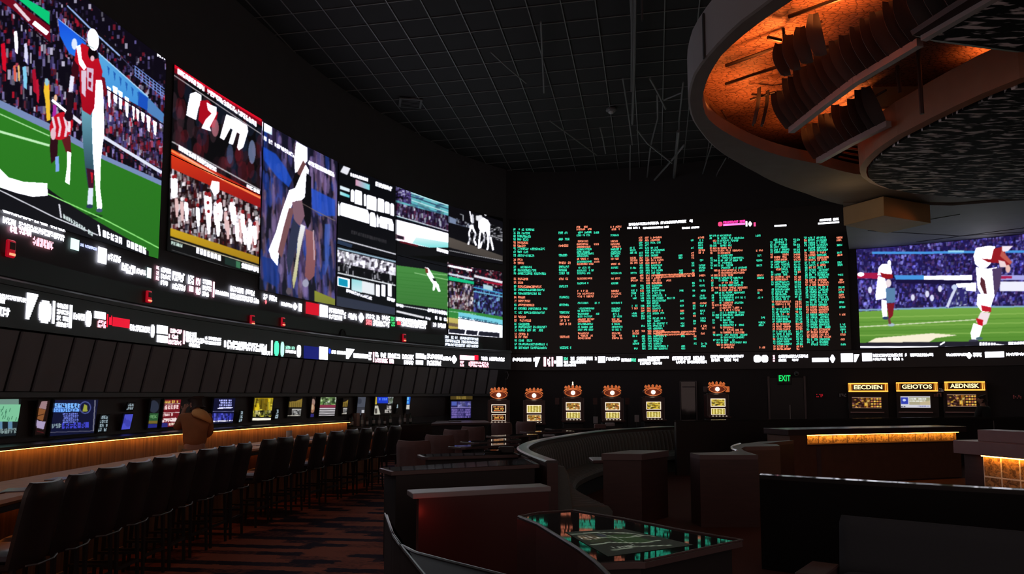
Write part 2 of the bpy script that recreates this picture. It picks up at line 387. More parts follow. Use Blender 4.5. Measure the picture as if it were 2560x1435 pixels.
cv.crowd([(426,420),(652,520),(650,648),(426,572)],[(255,250,255),(240,220,225),(120,20,25),(30,12,14),(60,20,25),(150,120,130),(235,235,245),(30,25,50)],1100,5,13,(25,8,10))
for k in range(34):
    x=430+NR.rand()*215; y=455+(x-430)*.42+NR.rand()*60; cv.poly([(x-4,y-14),(x+4,y-12),(x+6,y+8),(x+4,y+34),(x-1,y+34),(x-4,y+6)],WHT if k%4 else (230,190,190)); cv.ell(x,y-19,4,5,[(250,245,250),(150,30,35)][k%2])
cv.poly([(530,452),(548,455),(548,480),(536,490),(526,470)],WHT)
cv.poly([(426,570),(652,644),(652,662),(426,590)],(205,165,30),(160,120,20)); cv.poly([(426,590),(652,662),(652,700),(426,606)],(10,9,10)); cv.line([(427,597),(652,668)],2,(230,220,190))
cv.text(428,602,462,612,9,(200,225,215)); cv.text(490,618,562,642,14,WHT,.95,.03); cv.poly([(562,642),(600,655),(600,672),(562,660)],(25,45,40)); cv.poly([(590,652),(601,655),(601,672),(590,668)],(60,120,85)); cv.text(603,656,650,670,13,WHT,.9,.2); cv.line([(430,625),(650,694)],1.5,(90,90,90))
# --- catcher picture
cv.poly([(655,300),(845,400),(840,775),(650,725)],(18,18,34))
for k in range(420):
    x=652+NR.rand()*190; y=315+(x-655)*.5+NR.rand()*380; h=12+NR.rand()*34
    c=[(90,70,120),(150,125,175),(30,30,60),(30,65,165),(130,95,105),(55,40,70),(105,95,165),(18,18,30)][NR.randint(8)]; cv.ell(x,y,2+NR.rand()*4,h,c,rot=-.08+.1*NR.rand(),a=.55)
for P,c in ([(655,365),(690,385),(715,420),(730,450),(722,468),(690,440),(660,400)],(30,85,215)),([(778,470),(838,500),(838,540),(800,540),(780,520)],(35,85,215)),([(653,640),(690,650),(694,720),(660,700)],(18,50,130)),([(812,560),(826,560),(822,660),(812,690)],(70,100,190)): cv.poly(P,c,a=.75)
cv.blur(2,[(652,300),(842,770)])
cv.poly([(741,354),(768,369),(768,402),(750,425),(738,432),(736,395)],WHT); cv.poly([(758,400),(765,412),(762,432),(748,446),(743,430)],(110,70,70)); cv.poly([(738,432),(752,440),(744,468),(736,475),(732,450)],(14,10,14))
cv.poly([(764,412),(772,425),(768,470),(760,500),(742,502),(728,492),(722,476),(738,470),(750,442)],WHT)
cv.poly([(766,432),(778,442),(777,555),(769,572),(759,545),(750,505),(762,492)],(10,9,14))
cv.poly([(724,474),(744,497),(730,512),(714,560),(706,610),(696,640),(694,665),(678,645),(672,625),(690,580),(704,530)],WHT); cv.poly([(722,520),(736,520),(716,600),(704,645),(694,630),(708,570)],(120,80,85)); cv.poly([(730,505),(755,500),(762,540),(750,565),(735,550)],(130,95,110))
cv.poly([(752,560),(764,566),(757,596),(748,640),(742,690),(734,724),(731,700),(741,640),(744,600)],(240,240,250),(190,185,120)); cv.poly([(764,572),(784,580),(790,632),(786,690),(774,702),(762,690),(766,630)],(150,95,100),(130,80,85)); cv.line([(783,575),(786,650)],3,(200,170,180)); cv.poly([(733,545),(750,570),(736,640),(722,690),(716,650),(724,590)],(45,50,75)); cv.ell(764,708,8,10,(160,160,185)); cv.ell(722,728,7,9,(90,80,90))
cv.line([(744,502),(790,528),(838,552)],1.5,(130,110,105))
cv.poly([(786,726),(838,748),(838,770),(786,756)],(140,145,50),(120,125,55)); cv.poly([(656,304),(680,318),(680,338),(656,326)],WHT,(190,225,235))
cv.text(657,338,735,384,10,WHT,.8,.12,.55); cv.text(770,400,836,432,11,WHT,.85,.1,.55)
# --- scoreboard picture
cv.poly([(843,400),(991,460),(991,680),(843,615)],(9,10,15))
def zz(P): return [(830+x/5.52,400+y/5.52) for x,y in P]
cv.poly(zz([(160,80),(255,115),(210,208),(112,165)]),(235,235,245)); cv.text(876,432,920,446,8,WHT,.95,.0); cv.poly(zz([(325,265),(520,340),(520,418),(325,350)]),(220,150,180),(120,225,230),axis=0); cv.text(938,453,981,468,11,WHT,.92,.03)
cv.poly(zz([(110,350),(245,400),(245,445),(110,400)]),(230,245,255)); cv.poly(zz([(110,430),(245,485),(245,525),(110,480)]),(190,235,240),(90,215,225),axis=0)
for a,b,t,bt in ((262,305,405,570),(315,415,410,600),(440,470,465,630),(480,612,480,670),(630,720,525,705),(730,795,570,728),(805,856,595,760)):
    g=(b-a)*.28; cv.poly(zz([(a,t+18),(a+12,t),(b-12,t+g-5),(b,t+g+20),(b,bt+g),(a,bt)]),WHT)
for a,b,t,bt in ((85,107,580,765),(118,515,585,762),(525,607,720,905),(616,650,750,920),(655,850,775,925)):
    g=(b-a)*.3; cv.poly(zz([(a,t+20),(a+12,t),(b-25,t+g-15),(b,t+g+60),(b,bt+g),(a,bt)]),WHT)
for x in (645,770): cv.line(zz([(x,880),(x+4,960)]),2,(10,10,20))
cv.text(878,575,978,604,9,(45,44,48),.8)
cv.poly([(843,598),(991,640),(991,790),(843,745)],(10,11,17)); cv.line([(844,596),(991,636)],3,(225,225,235)); cv.line([(844,604),(880,616)],10,(40,55,80)); cv.line([(844,620),(991,655)],4,(150,180,200))
cv.crowd([(844,624),(991,660),(991,692),(844,655)],[WHT,(245,245,255),(230,225,240),(40,30,50)],420,5,9,(200,195,210)); cv.crowd([(844,655),(991,690),(991,712),(844,684)],[(8,8,14),(15,14,20),(235,235,245),(10,10,16)],260,3,14,(10,10,16))
cv.line([(844,682),(991,714)],3,(235,240,245)); cv.poly([(844,691),(874,698),(874,720),(844,714)],WHT); cv.poly([(846,694),(870,700),(870,718),(846,713)],(15,150,185)); cv.poly([(879,697),(905,702),(905,732),(879,725)],(150,220,225),(215,240,245)); cv.poly([(905,702),(936,709),(936,738),(905,731)],(235,240,245))
for x in (940,954,970): cv.poly([(x,711),(x+9,713),(x+9,742),(x,739)],WHT)
cv.text(866,722,930,742,8,WHT,.7); cv.text(968,742,988,748,8,WHT,.8); cv.poly([(842,740),(990,770),(988,785),(842,765)],(48,53,70)); cv.poly([(842,765),(990,785),(990,800),(842,770)],(46,51,66))
# --- stadium picture, field picture
cv.crowd([(990,463),(1122,510),(1122,585),(990,545)],[(120,200,205),(90,180,190),(150,215,225),(60,90,140)],200,14,4,(100,185,195))
for k in range(5): cv.line([(1028,482+k*9),(1121,514+k*9)],2.5,[(200,235,240),(40,60,90),(190,230,235),(60,110,140),(150,215,225)][k])
cv.crowd([(990,465),(1028,479),(1028,512),(990,500)],[(90,70,150),(120,105,180),(200,200,235),(60,45,100)],170,4,4); cv.crowd([(990,506),(1122,540),(1122,580),(990,540)],[(60,40,90),(150,140,190),(215,230,240),(30,15,40),(90,30,60),(20,12,30)],620,2.5,9,(40,28,60)); cv.line([(990,539),(1122,578)],2,(230,235,245))
cv.poly([(990,541),(1122,580),(1122,588),(990,550)],(12,12,22)); cv.poly([(990,549),(1060,567),(1121,584),(1121,618),(1075,619),(1040,612),(990,600)],WHT); cv.poly([(1040,592),(1121,606),(1121,619),(1075,619),(1030,608)],(235,250,252),(120,225,225)); cv.poly([(990,585),(1012,591),(1012,601),(990,597)],(190,150,165)); cv.poly([(992,587),(1009,592),(1009,599),(992,596)],(30,20,35)); cv.poly([(990,600),(1075,620),(1121,620),(1121,640),(990,640)],(10,10,14)); cv.line([(1000,604),(1045,615)],5,(90,15,28)); cv.text(1092,619,1132,630,8,WHT,.85)
cv.poly([(990,635),(1122,660),(1122,800),(990,800)],(12,13,20)); GRN(cv,[(991,663),(1060,672),(1121,684),(1121,775),(1060,766),(991,757)],(70,140,65),(60,120,55))
for k in range(9): cv.line([(991,680+k*9+3*(k%2)),(1121,694+k*9)],2,(52,120,48),a=.6)
cv.line([(1036,682),(1121,700)],2,(150,205,140)); cv.line([(1080,684),(1121,688)],2,(140,200,130))
cv.poly([(1062,668),(1071,670),(1080,685),(1086,697),(1091,705),(1092,716),(1086,714),(1076,700),(1068,686)],WHT); cv.poly([(1063,669),(1070,672),(1071,683),(1064,682)],(120,50,35)); cv.poly([(1080,694),(1089,697),(1090,704),(1083,702)],(25,25,28)); cv.poly([(1088,702),(1096,712),(1101,729),(1096,729),(1089,714),(1086,726),(1082,726),(1083,710)],WHT)
cv.line([(991,762),(1121,784)],2.5,(225,230,235)); cv.text(991,758,1008,762,7,WHT,.9); cv.text(1068,770,1120,779,9,WHT,.75); cv.line([(991,778),(1060,794)],5,(235,235,240)); cv.text(1060,790,1085,797,6,WHT); cv.text(1088,790,1121,796,8,WHT,.9)
# --- night racing picture, second stadium picture
cv.poly([(1121,510),(1260,555),(1260,665),(1121,640)],(12,11,16)); cv.poly([(1121,540),(1182,565),(1182,572),(1121,556)],(120,135,165)); cv.line([(1150,535),(1158,538),(1158,560)],1.5,(200,205,215)); cv.crowd([(1140,545),(1185,563),(1185,572),(1140,560)],[(210,215,225),(90,100,120),(40,40,50)],60,3,4)
cv.poly([(1121,592),(1257,640),(1257,654),(1121,618)],(88,80,74),(70,64,60))
cv.poly(zz([(2020,820),(2080,790),(2150,830),(2195,910),(2190,960),(2140,985),(2060,1000),(2020,930)]),WHT); cv.poly(zz([(1985,770),(2060,760),(2085,800),(2030,850),(1990,830)]),(235,235,240))
for P_l in ([(2050,980),(2035,1080),(2025,1220)],[(2085,990),(2110,1080),(2060,1150),(2045,1215)],[(2160,960),(2190,1080),(2225,1245)],[(2140,980),(2160,1100),(2150,1210),(2140,1240)],[(1930,900),(1890,1010),(1900,1100),(1880,1165)],[(1940,930),(1985,1030),(1960,1100),(1990,1180)]): cv.line(zz(P_l),4,WHT)
cv.poly(zz([(1905,905),(1945,890),(1955,935),(1925,950),(1900,940)]),WHT); cv.poly(zz([(1925,740),(1955,760),(1960,870),(1925,880),(1920,800)]),(215,215,225)); cv.line(zz([(1900,700),(1915,780),(1925,860)]),2,WHT); cv.ell(1214,535,3,5,(220,220,225)); cv.crowd(zz([(1880,990),(2010,1000),(2010,1150),(1880,1150)]),[(235,235,240),(20,20,24),(12,12,16),(160,160,170)],40,3,5,fill=False,a=.7); cv.crowd(zz([(2050,1020),(2150,1020),(2150,1160),(2050,1160)]),[(235,235,240),(20,20,24),(12,12,16)],40,3,5,fill=False,a=.7)
cv.crowd([(1225,560),(1256,570),(1256,606),(1225,592)],[(230,230,235),(20,20,24),(12,12,16),(150,150,160)],120,3,2,(12,12,16)); cv.line([(1222,588),(1256,598)],1.5,(200,200,205)); cv.line([(1122,626),(1256,652)],1.5,(190,190,195))
cv.crowd([(1119,652),(1257,680),(1257,722),(1119,695)],[(150,30,50),(235,225,235),(60,20,40),(110,25,50),(40,30,70)],420,3,4); cv.line([(1120,664),(1180,676)],4,WHT); cv.line([(1120,684),(1184,698)],5,(215,225,240)); cv.poly([(1120,690),(1185,704),(1185,711),(1120,700)],(20,190,130)); cv.line([(1186,690),(1256,706)],6,(235,235,245)); cv.line([(1210,704),(1256,712)],5,(160,20,50))
cv.crowd([(1119,702),(1184,712),(1184,780),(1119,770)],[(235,220,225),(60,25,35),(120,60,70),(20,12,16),(240,235,240),(90,80,150)],430,3,8,(25,15,22)); cv.crowd([(1184,712),(1257,724),(1257,792),(1184,780)],[(60,60,150),(90,90,190),(30,25,60),(15,12,30),(130,190,225),(45,40,110)],480,3,8,(18,16,40)); cv.poly([(1208,710),(1232,716),(1232,728),(1208,722)],(180,215,225)); cv.line([(1184,718),(1256,734)],3,(70,170,220)); cv.line([(1184,728),(1256,742)],3,(110,190,230))
GRN(cv,[(1118,769),(1257,792),(1257,806),(1118,796)],(45,130,60),(60,140,60)); cv.line([(1120,778),(1190,786)],1.5,(170,220,180)); cv.poly([(1118,793),(1148,797),(1148,822),(1118,822)],(205,190,110),(180,160,70)); cv.line([(1121,810),(1147,814)],8,(110,90,70)); cv.poly([(1146,780),(1257,800),(1257,825),(1146,815)],(120,210,230)); cv.poly([(1146,793),(1256,812),(1256,835),(1146,822)],WHT); cv.text(1148,789,1245,806,7,(30,70,100),.5); cv.line([(1146,796),(1256,813)],2,(25,30,45)); cv.poly([(1118,821),(1250,832),(1250,845),(1118,834)],(28,28,42)); cv.line([(1118,833),(1256,846)],2.5,WHT)
for x in (1118.5,1162,1194): cv.line([(x+3,824),(x,838)],2.5,WHT)
cv.poly([(1249,828),(1256,830),(1256,846),(1249,845)],WHT)
# --- right-hand television
ct=Canvas(2120,590,2760,900)
PB=[(50,45,140),(80,75,190),(120,115,225),(35,28,90),(25,18,60),(150,150,240),(70,40,110),(90,60,120)]
ct.crowd([(2120,590),(2760,590),(2760,700),(2120,700)],PB,3000,4,6,(30,22,80)); ct.crowd([(2120,700),(2760,700),(2760,780),(2120,780)],PB,2200,4,7,(28,22,75))
ct.poly([(2140,617),(2240,613),(2240,628),(2140,632)],(38,28,95),a=.6); ct.line([(2180,632),(2300,632),(2440,630),(2760,626)],6,(70,150,225)); ct.line([(2370,629),(2410,628)],5,(150,215,245)); ct.poly([(2120,683),(2200,682),(2200,697),(2120,695)],(170,25,70)); ct.ell(2152,686,8,5,WHT); ct.poly([(2235,688),(2310,688),(2310,700),(2240,700)],(70,150,225)); ct.poly([(2310,690),(2430,688),(2430,700),(2310,701)],WHT); ct.line([(2120,699),(2440,701)],2,(25,15,60)); ct.poly([(2500,688),(2760,688),(2760,698),(2500,700)],(170,170,235)); ct.poly([(2500,690),(2530,690),(2530,696),(2500,697)],(170,30,80))
ct.poly([(2240,701),(2435,701),(2435,712),(2240,708)],(22,16,60)); ct.poly([(2390,709),(2440,707),(2440,728),(2400,726)],WHT); ct.poly([(2500,704),(2760,704),(2760,730),(2500,728)],(240,240,255))
for x,y in ((2282,744),(2330,745),(2318,735),(2350,722),(2175,725),(2215,735)): ct.ell(x,y,5,8,(225,225,250))
ct.poly([(2120,780),(2400,768),(2760,762),(2760,900),(2120,900)],(120,170,70),(70,125,40)); ct.line([(2120,776),(2400,768),(2760,764)],4,(130,170,200))
for k in range(6): ct.line([(2140,795+k*11),(2760,778+k*12)],3,[(150,190,95),(80,135,45)][k%2],a=.6)
ct.line([(2140,818),(2300,808),(2440,799)],2.5,(215,225,190)); ct.poly([(2165,858),(2190,845),(2330,833),(2395,838),(2340,845),(2320,857)],(250,240,215))
# player at the far side
ct.poly([(2197,668),(2206,660),(2216,660),(2226,664),(2230,680),(2228,690),(2194,688)],WHT); ct.ell(2223,658,4,8,WHT); ct.poly([(2200,680),(2212,684),(2232,686),(2232,696),(2206,698)],(150,20,30)); ct.poly([(2195,690),(2212,696),(2218,720),(2216,745),(2190,750),(2189,738)],WHT); ct.ell(2221,708,7,10,(240,225,230)); ct.poly([(2214,720),(2238,720),(2238,756),(2216,758)],(90,130,170)); ct.poly([(2204,748),(2216,752),(2218,792),(2208,796),(2204,772)],WHT); ct.poly([(2217,758),(2236,758),(2232,790),(2222,800)],(130,25,35)); ct.ell(2214,795,8,4,(40,60,100)); ct.ell(2228,812,9,4,(170,190,210)); ct.line([(2222,796),(2225,810)],6,(110,60,60))
# player bending close
ct.poly([(2440,620),(2470,615),(2488,616),(2484,650),(2468,668),(2452,672),(2438,660),(2434,640)],WHT); ct.poly([(2484,622),(2510,616),(2515,640),(2525,660),(2520,668),(2500,658),(2470,656),(2452,646),(2478,648)],(150,25,35)); ct.poly([(2505,615),(2532,615),(2520,628),(2505,630)],(245,235,245)); ct.poly([(2496,650),(2512,654),(2518,668),(2500,668)],(240,215,220)); ct.ell(2520,672,6,10,(235,190,180)); ct.poly([(2505,625),(2530,655),(2526,662),(2500,640)],(190,90,80))
ct.poly([(2440,668),(2470,672),(2492,668),(2495,700),(2486,740),(2476,770),(2462,768),(2456,740),(2444,720)],WHT); ct.poly([(2452,690),(2462,700),(2468,735),(2460,735),(2450,712)],(90,40,50)); ct.poly([(2480,672),(2506,668),(2500,715),(2486,742)],(80,60,100)); ct.poly([(2444,735),(2462,735),(2474,762),(2478,780),(2456,780),(2442,762)],WHT)
ct.poly([(2452,762),(2478,768),(2478,780),(2455,778)],(190,25,45)); ct.poly([(2452,780),(2476,782),(2466,810),(2455,815),(2440,805)],(245,225,232)); ct.poly([(2440,795),(2458,800),(2456,818),(2446,816)],RED); ct.poly([(2434,808),(2456,816),(2446,850),(2430,853),(2427,832)],WHT); ct.ell(2434,852,12,4,(60,60,80)); ct.ell(2448,846,9,4,(70,100,110))
ct.crowd([(2370,720),(2415,718),(2418,762),(2366,770)],[(200,210,240),(40,35,90),(90,90,150)],60,4,6,(45,40,110)); ct.line([(2388,722),(2376,748),(2368,768)],7,(215,220,245)); ct.ell(2386,718,7,7,(200,215,245))
ct.poly([(2120,857),(2760,850),(2760,900),(2120,900)],(32,32,44)); ct.line([(2140,868),(2345,867)],3,WHT); ct.line([(2350,862),(2362,855)],3,WHT); ct.text(2448,856,2490,857,11,WHT,.95,.0); ct.line([(2490,861),(2530,867)],3,WHT); ct.line([(2362,868),(2760,864)],2,WHT); ct.text(2520,855,2620,853,11,WHT,.95,.0)
cv.blur(1); ct.blur(1)
# ---------------------------------------------------------------- materials
M_WALL=mat('charcoal_wall',(0.062,0.062,0.068),.75,noise=.12,nscale=3)
M_BLACK=mat('black_paint',(0.014,0.013,0.014),.6)
M_GLOSS=mat('black_gloss',(0.008,0.008,0.009),.05,spec=1.0)
M_LEDGE=mat('dark_ledge',(0.05,0.05,0.054),.45)
M_PANEL=mat('fascia_panel',(0.185,0.195,0.22),.6,noise=.15,nscale=2)
M_GROOVE=mat('fascia_groove',(0.012,0.011,0.012),.7)
M_CEIL=mat('black_ceiling_tile',(0.012,0.0115,0.012),.85,noise=.2,nscale=6)
M_TBAR=mat('ceiling_t_bar',(0.16,0.16,0.16),.4)
M_PIPE=mat('grey_conduit',(0.14,0.14,0.14),.5)
M_LED=led_mat('led_pixels',1.0)
M_LEDTXT=led_mat('led_lettering',1.6)
M_TV=led_mat('tv_pixels',1.05)
M_BEZEL=mat('black_bezel',(0.012,0.012,0.013),.4)
# carpet: broken red-brown dashes over navy in the aisle, plain dark red beyond it
def carpet():
    m=bpy.data.materials.new('patterned_carpet'); m.use_nodes=True; nt=m.node_tree; N=nt.nodes; l=nt.links.new; b=N['Principled BSDF']
    b.inputs['Roughness'].default_value=.95; b.inputs['Specular IOR Level'].default_value=.1
    tc=N.new('ShaderNodeTexCoord'); mp=N.new('ShaderNodeMapping'); mp.inputs['Rotation'].default_value=(0,0,.12)
    l(tc.outputs['Object'],mp.inputs['Vector'])
    br=N.new('ShaderNodeTexBrick'); br.offset=.37; br.inputs['Scale'].default_value=1.0; br.inputs['Brick Width'].default_value=.52; br.inputs['Row Height'].default_value=.17; br.inputs['Mortar Size'].default_value=.0; br.inputs['Color1'].default_value=(0,0,0,1); br.inputs['Color2'].default_value=(1,1,1,1); br.inputs['Bias'].default_value=0
    wob=N.new('ShaderNodeTexNoise'); wob.inputs['Scale'].default_value=9; wob.inputs['Detail'].default_value=3
    mpw=N.new('ShaderNodeMapping'); mpw.inputs['Scale'].default_value=(1,3.5,1); l(tc.outputs['Object'],mpw.inputs['Vector']); l(mpw.outputs['Vector'],wob.inputs['Vector'])
    vm=N.new('ShaderNodeVectorMath'); vm.operation='MULTIPLY_ADD'; vm.inputs[1].default_value=(.35,.10,0); l(wob.outputs['Color'],vm.inputs[0]); l(mp.outputs['Vector'],vm.inputs[2]); l(vm.outputs[0],br.inputs['Vector'])
    fine=N.new('ShaderNodeTexNoise'); fine.inputs['Scale'].default_value=26; fine.inputs['Detail'].default_value=4
    mpf=N.new('ShaderNodeMapping'); mpf.inputs['Rotation'].default_value=(0,0,.6); mpf.inputs['Scale'].default_value=(.6,3,1); l(tc.outputs['Object'],mpf.inputs['Vector']); l(mpf.outputs['Vector'],fine.inputs['Vector'])
    ad=N.new('ShaderNodeMath'); ad.operation='MULTIPLY_ADD'; ad.inputs[1].default_value=.9; l(fine.outputs['Fac'],ad.inputs[0]); l(br.outputs['Color'],ad.inputs[2])
    rp=N.new('ShaderNodeValToRGB'); e=rp.color_ramp.elements; e[0].position=.93; e[1].position=1.12; e[0].color=(.020,.0175,.034,1); e[1].color=(.27,.10,.068,1)
    rp.color_ramp.elements[1].position=1.0
    mm=N.new('ShaderNodeMath'); mm.operation='MULTIPLY'; mm.inputs[1].default_value=.86; l(ad.outputs[0],mm.inputs[0]); l(mm.outputs[0],rp.inputs['Fac']); e[0].position=.72; e[1].position=.9
    sx=N.new('ShaderNodeSeparateXYZ'); l(tc.outputs['Object'],sx.inputs[0])
    gt=N.new('ShaderNodeMath'); gt.operation='GREATER_THAN'; gt.inputs[1].default_value=1.3; l(sx.outputs['X'],gt.inputs[0])
    mx=N.new('ShaderNodeMix'); mx.data_type='RGBA'; l(gt.outputs[0],mx.inputs[0]); l(rp.outputs['Color'],mx.inputs[6]); mx.inputs[7].default_value=(.075,.03,.022,1)
    l(mx.outputs[2],b.inputs['Base Color']); return m
M_CARPET=carpet()
# ---------------------------------------------------------------- room shell
fl=MB(); fl.add([(-9,-3,0),(24,-3,0),(24,27,0),(-9,27,0)],[(0,1,2,3)]); struct('floor',fl,M_CARPET)
def ceilz(y): return 10.03-.06*(y-14.9)
w=MB(); n=110
for k in range(n+1):
    x,y=WL.at(WL.L*k/n,0); w.v+=[(float(x),float(y),0.0),(float(x),float(y),ceilz(float(y))+.15)]
for k in range(n): w.f.append((2*k,2*k+2,2*k+3,2*k+1)); w.mi.append(0)
struct('wall_left',w,M_WALL,smooth=True)
w=MB(); n=80
for k in range(n+1):
    x,y=WB.at(WB.L*k/n,0); w.v+=[(float(x),float(y),0.0),(float(x),float(y),ceilz(float(y))+.15)]
for k in range(n): w.f.append((2*k,2*k+2,2*k+3,2*k+1)); w.mi.append(0)
struct('wall_back',w,M_BLACK,smooth=True)
w=MB(); w.add([(17,18.5,0),(20,12,0),(20,-3,0),(17,18.5,9.9),(20,12,10.3),(20,-3,11.2)],[(0,1,4,3),(1,2,5,4)]); struct('wall_right',w,M_BLACK)
c=MB(); c.add([(-9,-3,ceilz(-3)),(24,-3,ceilz(-3)),(24,27,ceilz(27)),(-9,27,ceilz(27))],[(3,2,1,0)]); struct('ceiling',c,M_CEIL)
# ceiling grid: real T-bars, rotated a little against the room
g=MB(); ca,sa=math.cos(-.19),math.sin(-.19); G=.72
def gp(a,b): 
    x=a*ca-b*sa; y=a*sa+b*ca+2; return (x,y,ceilz(y)-.012)
for i in range(-16,20):
    a=i*G
    g.bar(gp(a,-1),gp(a,24.5),.022,.02)
for j in range(0,34):
    b=j*G
    g.bar(gp(-12,b),gp(14,b),.012,.016)
struct('ceiling_grid',g,M_TBAR)
# band under the pictures, ledge on top of the ticker, tilted fascia below it
struct('wall_left_trim',MB().sweep(WL,4,WL.L,[(0,3.14),(.30,3.14),(.30,3.20),(.26,3.23),(0,3.23)],90),M_LEDGE)
fa=MB(); fa.sweep(WL,4,WL.L-.2,[(.02,1.78),(.10,1.78),(.28,2.58),(.02,2.58)],100,mi=1)
s=4.0; rr=random.Random(3)
while s<WL.L-.6:
    wd=rr.uniform(.34,.62); e=min(s+wd-.075,WL.L-.3)
    fa.sweep(WL,s,e,[(.10,1.80),(.135,1.80),(.315,2.57),(.28,2.57)],2,mi=0); s+=wd
struct('wall_left_fascia',fa,[M_PANEL,M_GROOVE])
struct('trim_1',MB().sweep(WL,4,WL.L-.2,[(.02,1.72),(.17,1.72),(.17,1.79),(.02,1.79)],100),M_LEDGE)
# ---------------------------------------------------------------- LED pictures
def put_screen(name,label,cat,path,s0,s1,z0,z1,canvas,off=.035,px=1.6,group=None,material=None,rim=.002,off_top=None):
    off_top=off if off_top is None else off_top
    xm,ym=path.at((s0+s1)/2,off); th=thing(name,label,cat,(float(xm),float(ym),z0),group=group)
    us=[];vs=[]
    for s_,z_ in ((s0,z0),(s1,z0),(s0,z1),(s1,z1)):
        x,y=path.at(s_,off); u,v=projn(float(x),float(y),z_); us.append(u); vs.append(v)
    wpx=min(max(us)-min(us),900); hpx=min(max(abs(vs[2]-vs[0]),abs(vs[3]-vs[1])),900)
    nx=max(4,int(wpx/px)); nz=max(4,int(hpx/px))
    S=np.linspace(s0,s1,nx+1); Z=np.linspace(z0,z1,nz+1); SS,ZZ=np.meshgrid(S,Z); OO=off+(off_top-off)*(ZZ-z0)/(z1-z0)
    X,Y=path.at(SS,OO); U,V=projn(X,Y,ZZ); C=lin(canvas.sample(U,V))
    C=np.clip(C,0,6)
    P=np.stack([X,Y,ZZ],-1).reshape(-1,3); mb=MB(); mb.v=P.tolist(); W=nx+1
    mb.f=[(j*W+i,j*W+i+1,(j+1)*W+i+1,(j+1)*W+i) for j in range(nz) for i in range(nx)]; mb.mi=[0]*len(mb.f)
    mb.c=np.concatenate([C.reshape(-1,3),np.ones((C.size//3,1))],1)
    mb.build('display',material or M_LED,th)
    d=.008
    MB().sweep(path,s0-rim,s1+rim,[(off-.03,z0-rim),(off-d,z0-rim),(off_top-d,z1+rim),(off_top-.03,z1+rim)],max(3,int((s1-s0)*4))).build('bezel',M_BEZEL,th)
    return th
def pxscreen(name,label,cat,u0,u1,z0,z1,**k):
    s0=WL.hit(u0,700)[0]; s1=WL.hit(u1,700)[0]; return put_screen(name,label,cat,WL,s0,s1,z0,z1,cv,**k)
GP='pictures on the curved video wall'
put_screen('video_screen','giant video picture of two football players in red on a green field','screen',WL,6.6,12.43,4.15,7.78,cv,group=GP,px=1.5)
put_screen('video_screen','dark video picture with a red header line and huge white slanted lettering','screen',WL,12.66,15.51,6.12,7.80,cv,group=GP)
put_screen('video_screen','video picture of a team in white massed on yellow grass below an orange band','screen',WL,12.66,15.51,4.34,6.10,cv,group=GP)
put_screen('video_screen','tall video picture of a baseball player in white against a blue blurred crowd','screen',WL,15.55,18.50,4.03,7.76,cv,group=GP,px=1.5)
put_screen('video_screen','black video picture with two rows of fat white scoreboard figures','screen',WL,18.54,21.0,5.62,7.74,cv,group=GP)
put_screen('video_screen','video picture of a crowd in white above cyan panels and a slate bar','screen',WL,18.54,21.0,4.02,5.60,cv,group=GP)
put_screen('video_screen','video picture of a teal stadium stand with a white banner under its crowd','screen',WL,21.03,23.46,5.76,7.74,cv,group=GP)
put_screen('video_screen','video picture of a lone player in white on a plain green field','screen',WL,21.03,23.46,3.98,5.74,cv,group=GP)
put_screen('video_screen','video picture of white horses running at night on a brown track','screen',WL,23.49,25.84,6.14,7.72,cv,group=GP)
put_screen('video_screen','video picture of red and blue stadium crowds with a white score panel at the bottom','screen',WL,23.49,25.84,3.66,5.88,cv,group=GP)
put_screen('video_screen','wide video picture of players in white and red by a purple crowd, under the soffit','screen',WB,11.2,16.9,3.16,6.24,ct,px=1.6)
# ---------------------------------------------------------------- LED lettering
G35=['757','654','747','777','474','254','764','575','227','113','571','446','577','755','756','726','722','555','552','527','725','247','711','635','461','734','466','343']
def glyph_bits(): 
    return [[1 if R.random()<.68 else 0 for _ in range(3)] for _ in range(5)]
def quad(mb,path,off,s0,s1,z0,z1,col):
    x0,y0=path.at(s0,off); x1,y1=path.at(s1,off); o=len(mb.v)
    mb.v+=[(float(x0),float(y0),z0),(float(x1),float(y1),z0),(float(x1),float(y1),z1),(float(x0),float(y0),z1)]; mb.f.append((o,o+1,o+2,o+3)); mb.mi.append(0)
    if mb.c is None: mb.c=[]
    mb.c+= [col]*4
def glyphs(mb,path,off,s0,s1,zt,zb,col,wf=.62,gap=.12,fat=False):
    h=zt-zb; n=max(1,round((s1-s0)/(h*wf))); cw=(s1-s0)/n
    c=(*[float(q) for q in lin(col)],1)
    for k in range(n):
        if n>3 and R.random()<gap: continue
        a=s0+cw*(k+.06); b=s0+cw*(k+.94); bits=glyph_bits()
        if not any(map(any,bits)): continue
        for j,row in enumerate(bits):
            if fat and j in (1,3): row=[1,1,row[2]]
            i=0
            while i<3:
                if row[i]:
                    e=i
                    while e<3 and row[e]: e+=1
                    quad(mb,path,off,a+(b-a)*i/3,a+(b-a)*e/3,zt-h*(j+1)/5-.0,zt-h*j/5,c); i=e
                else: i+=1
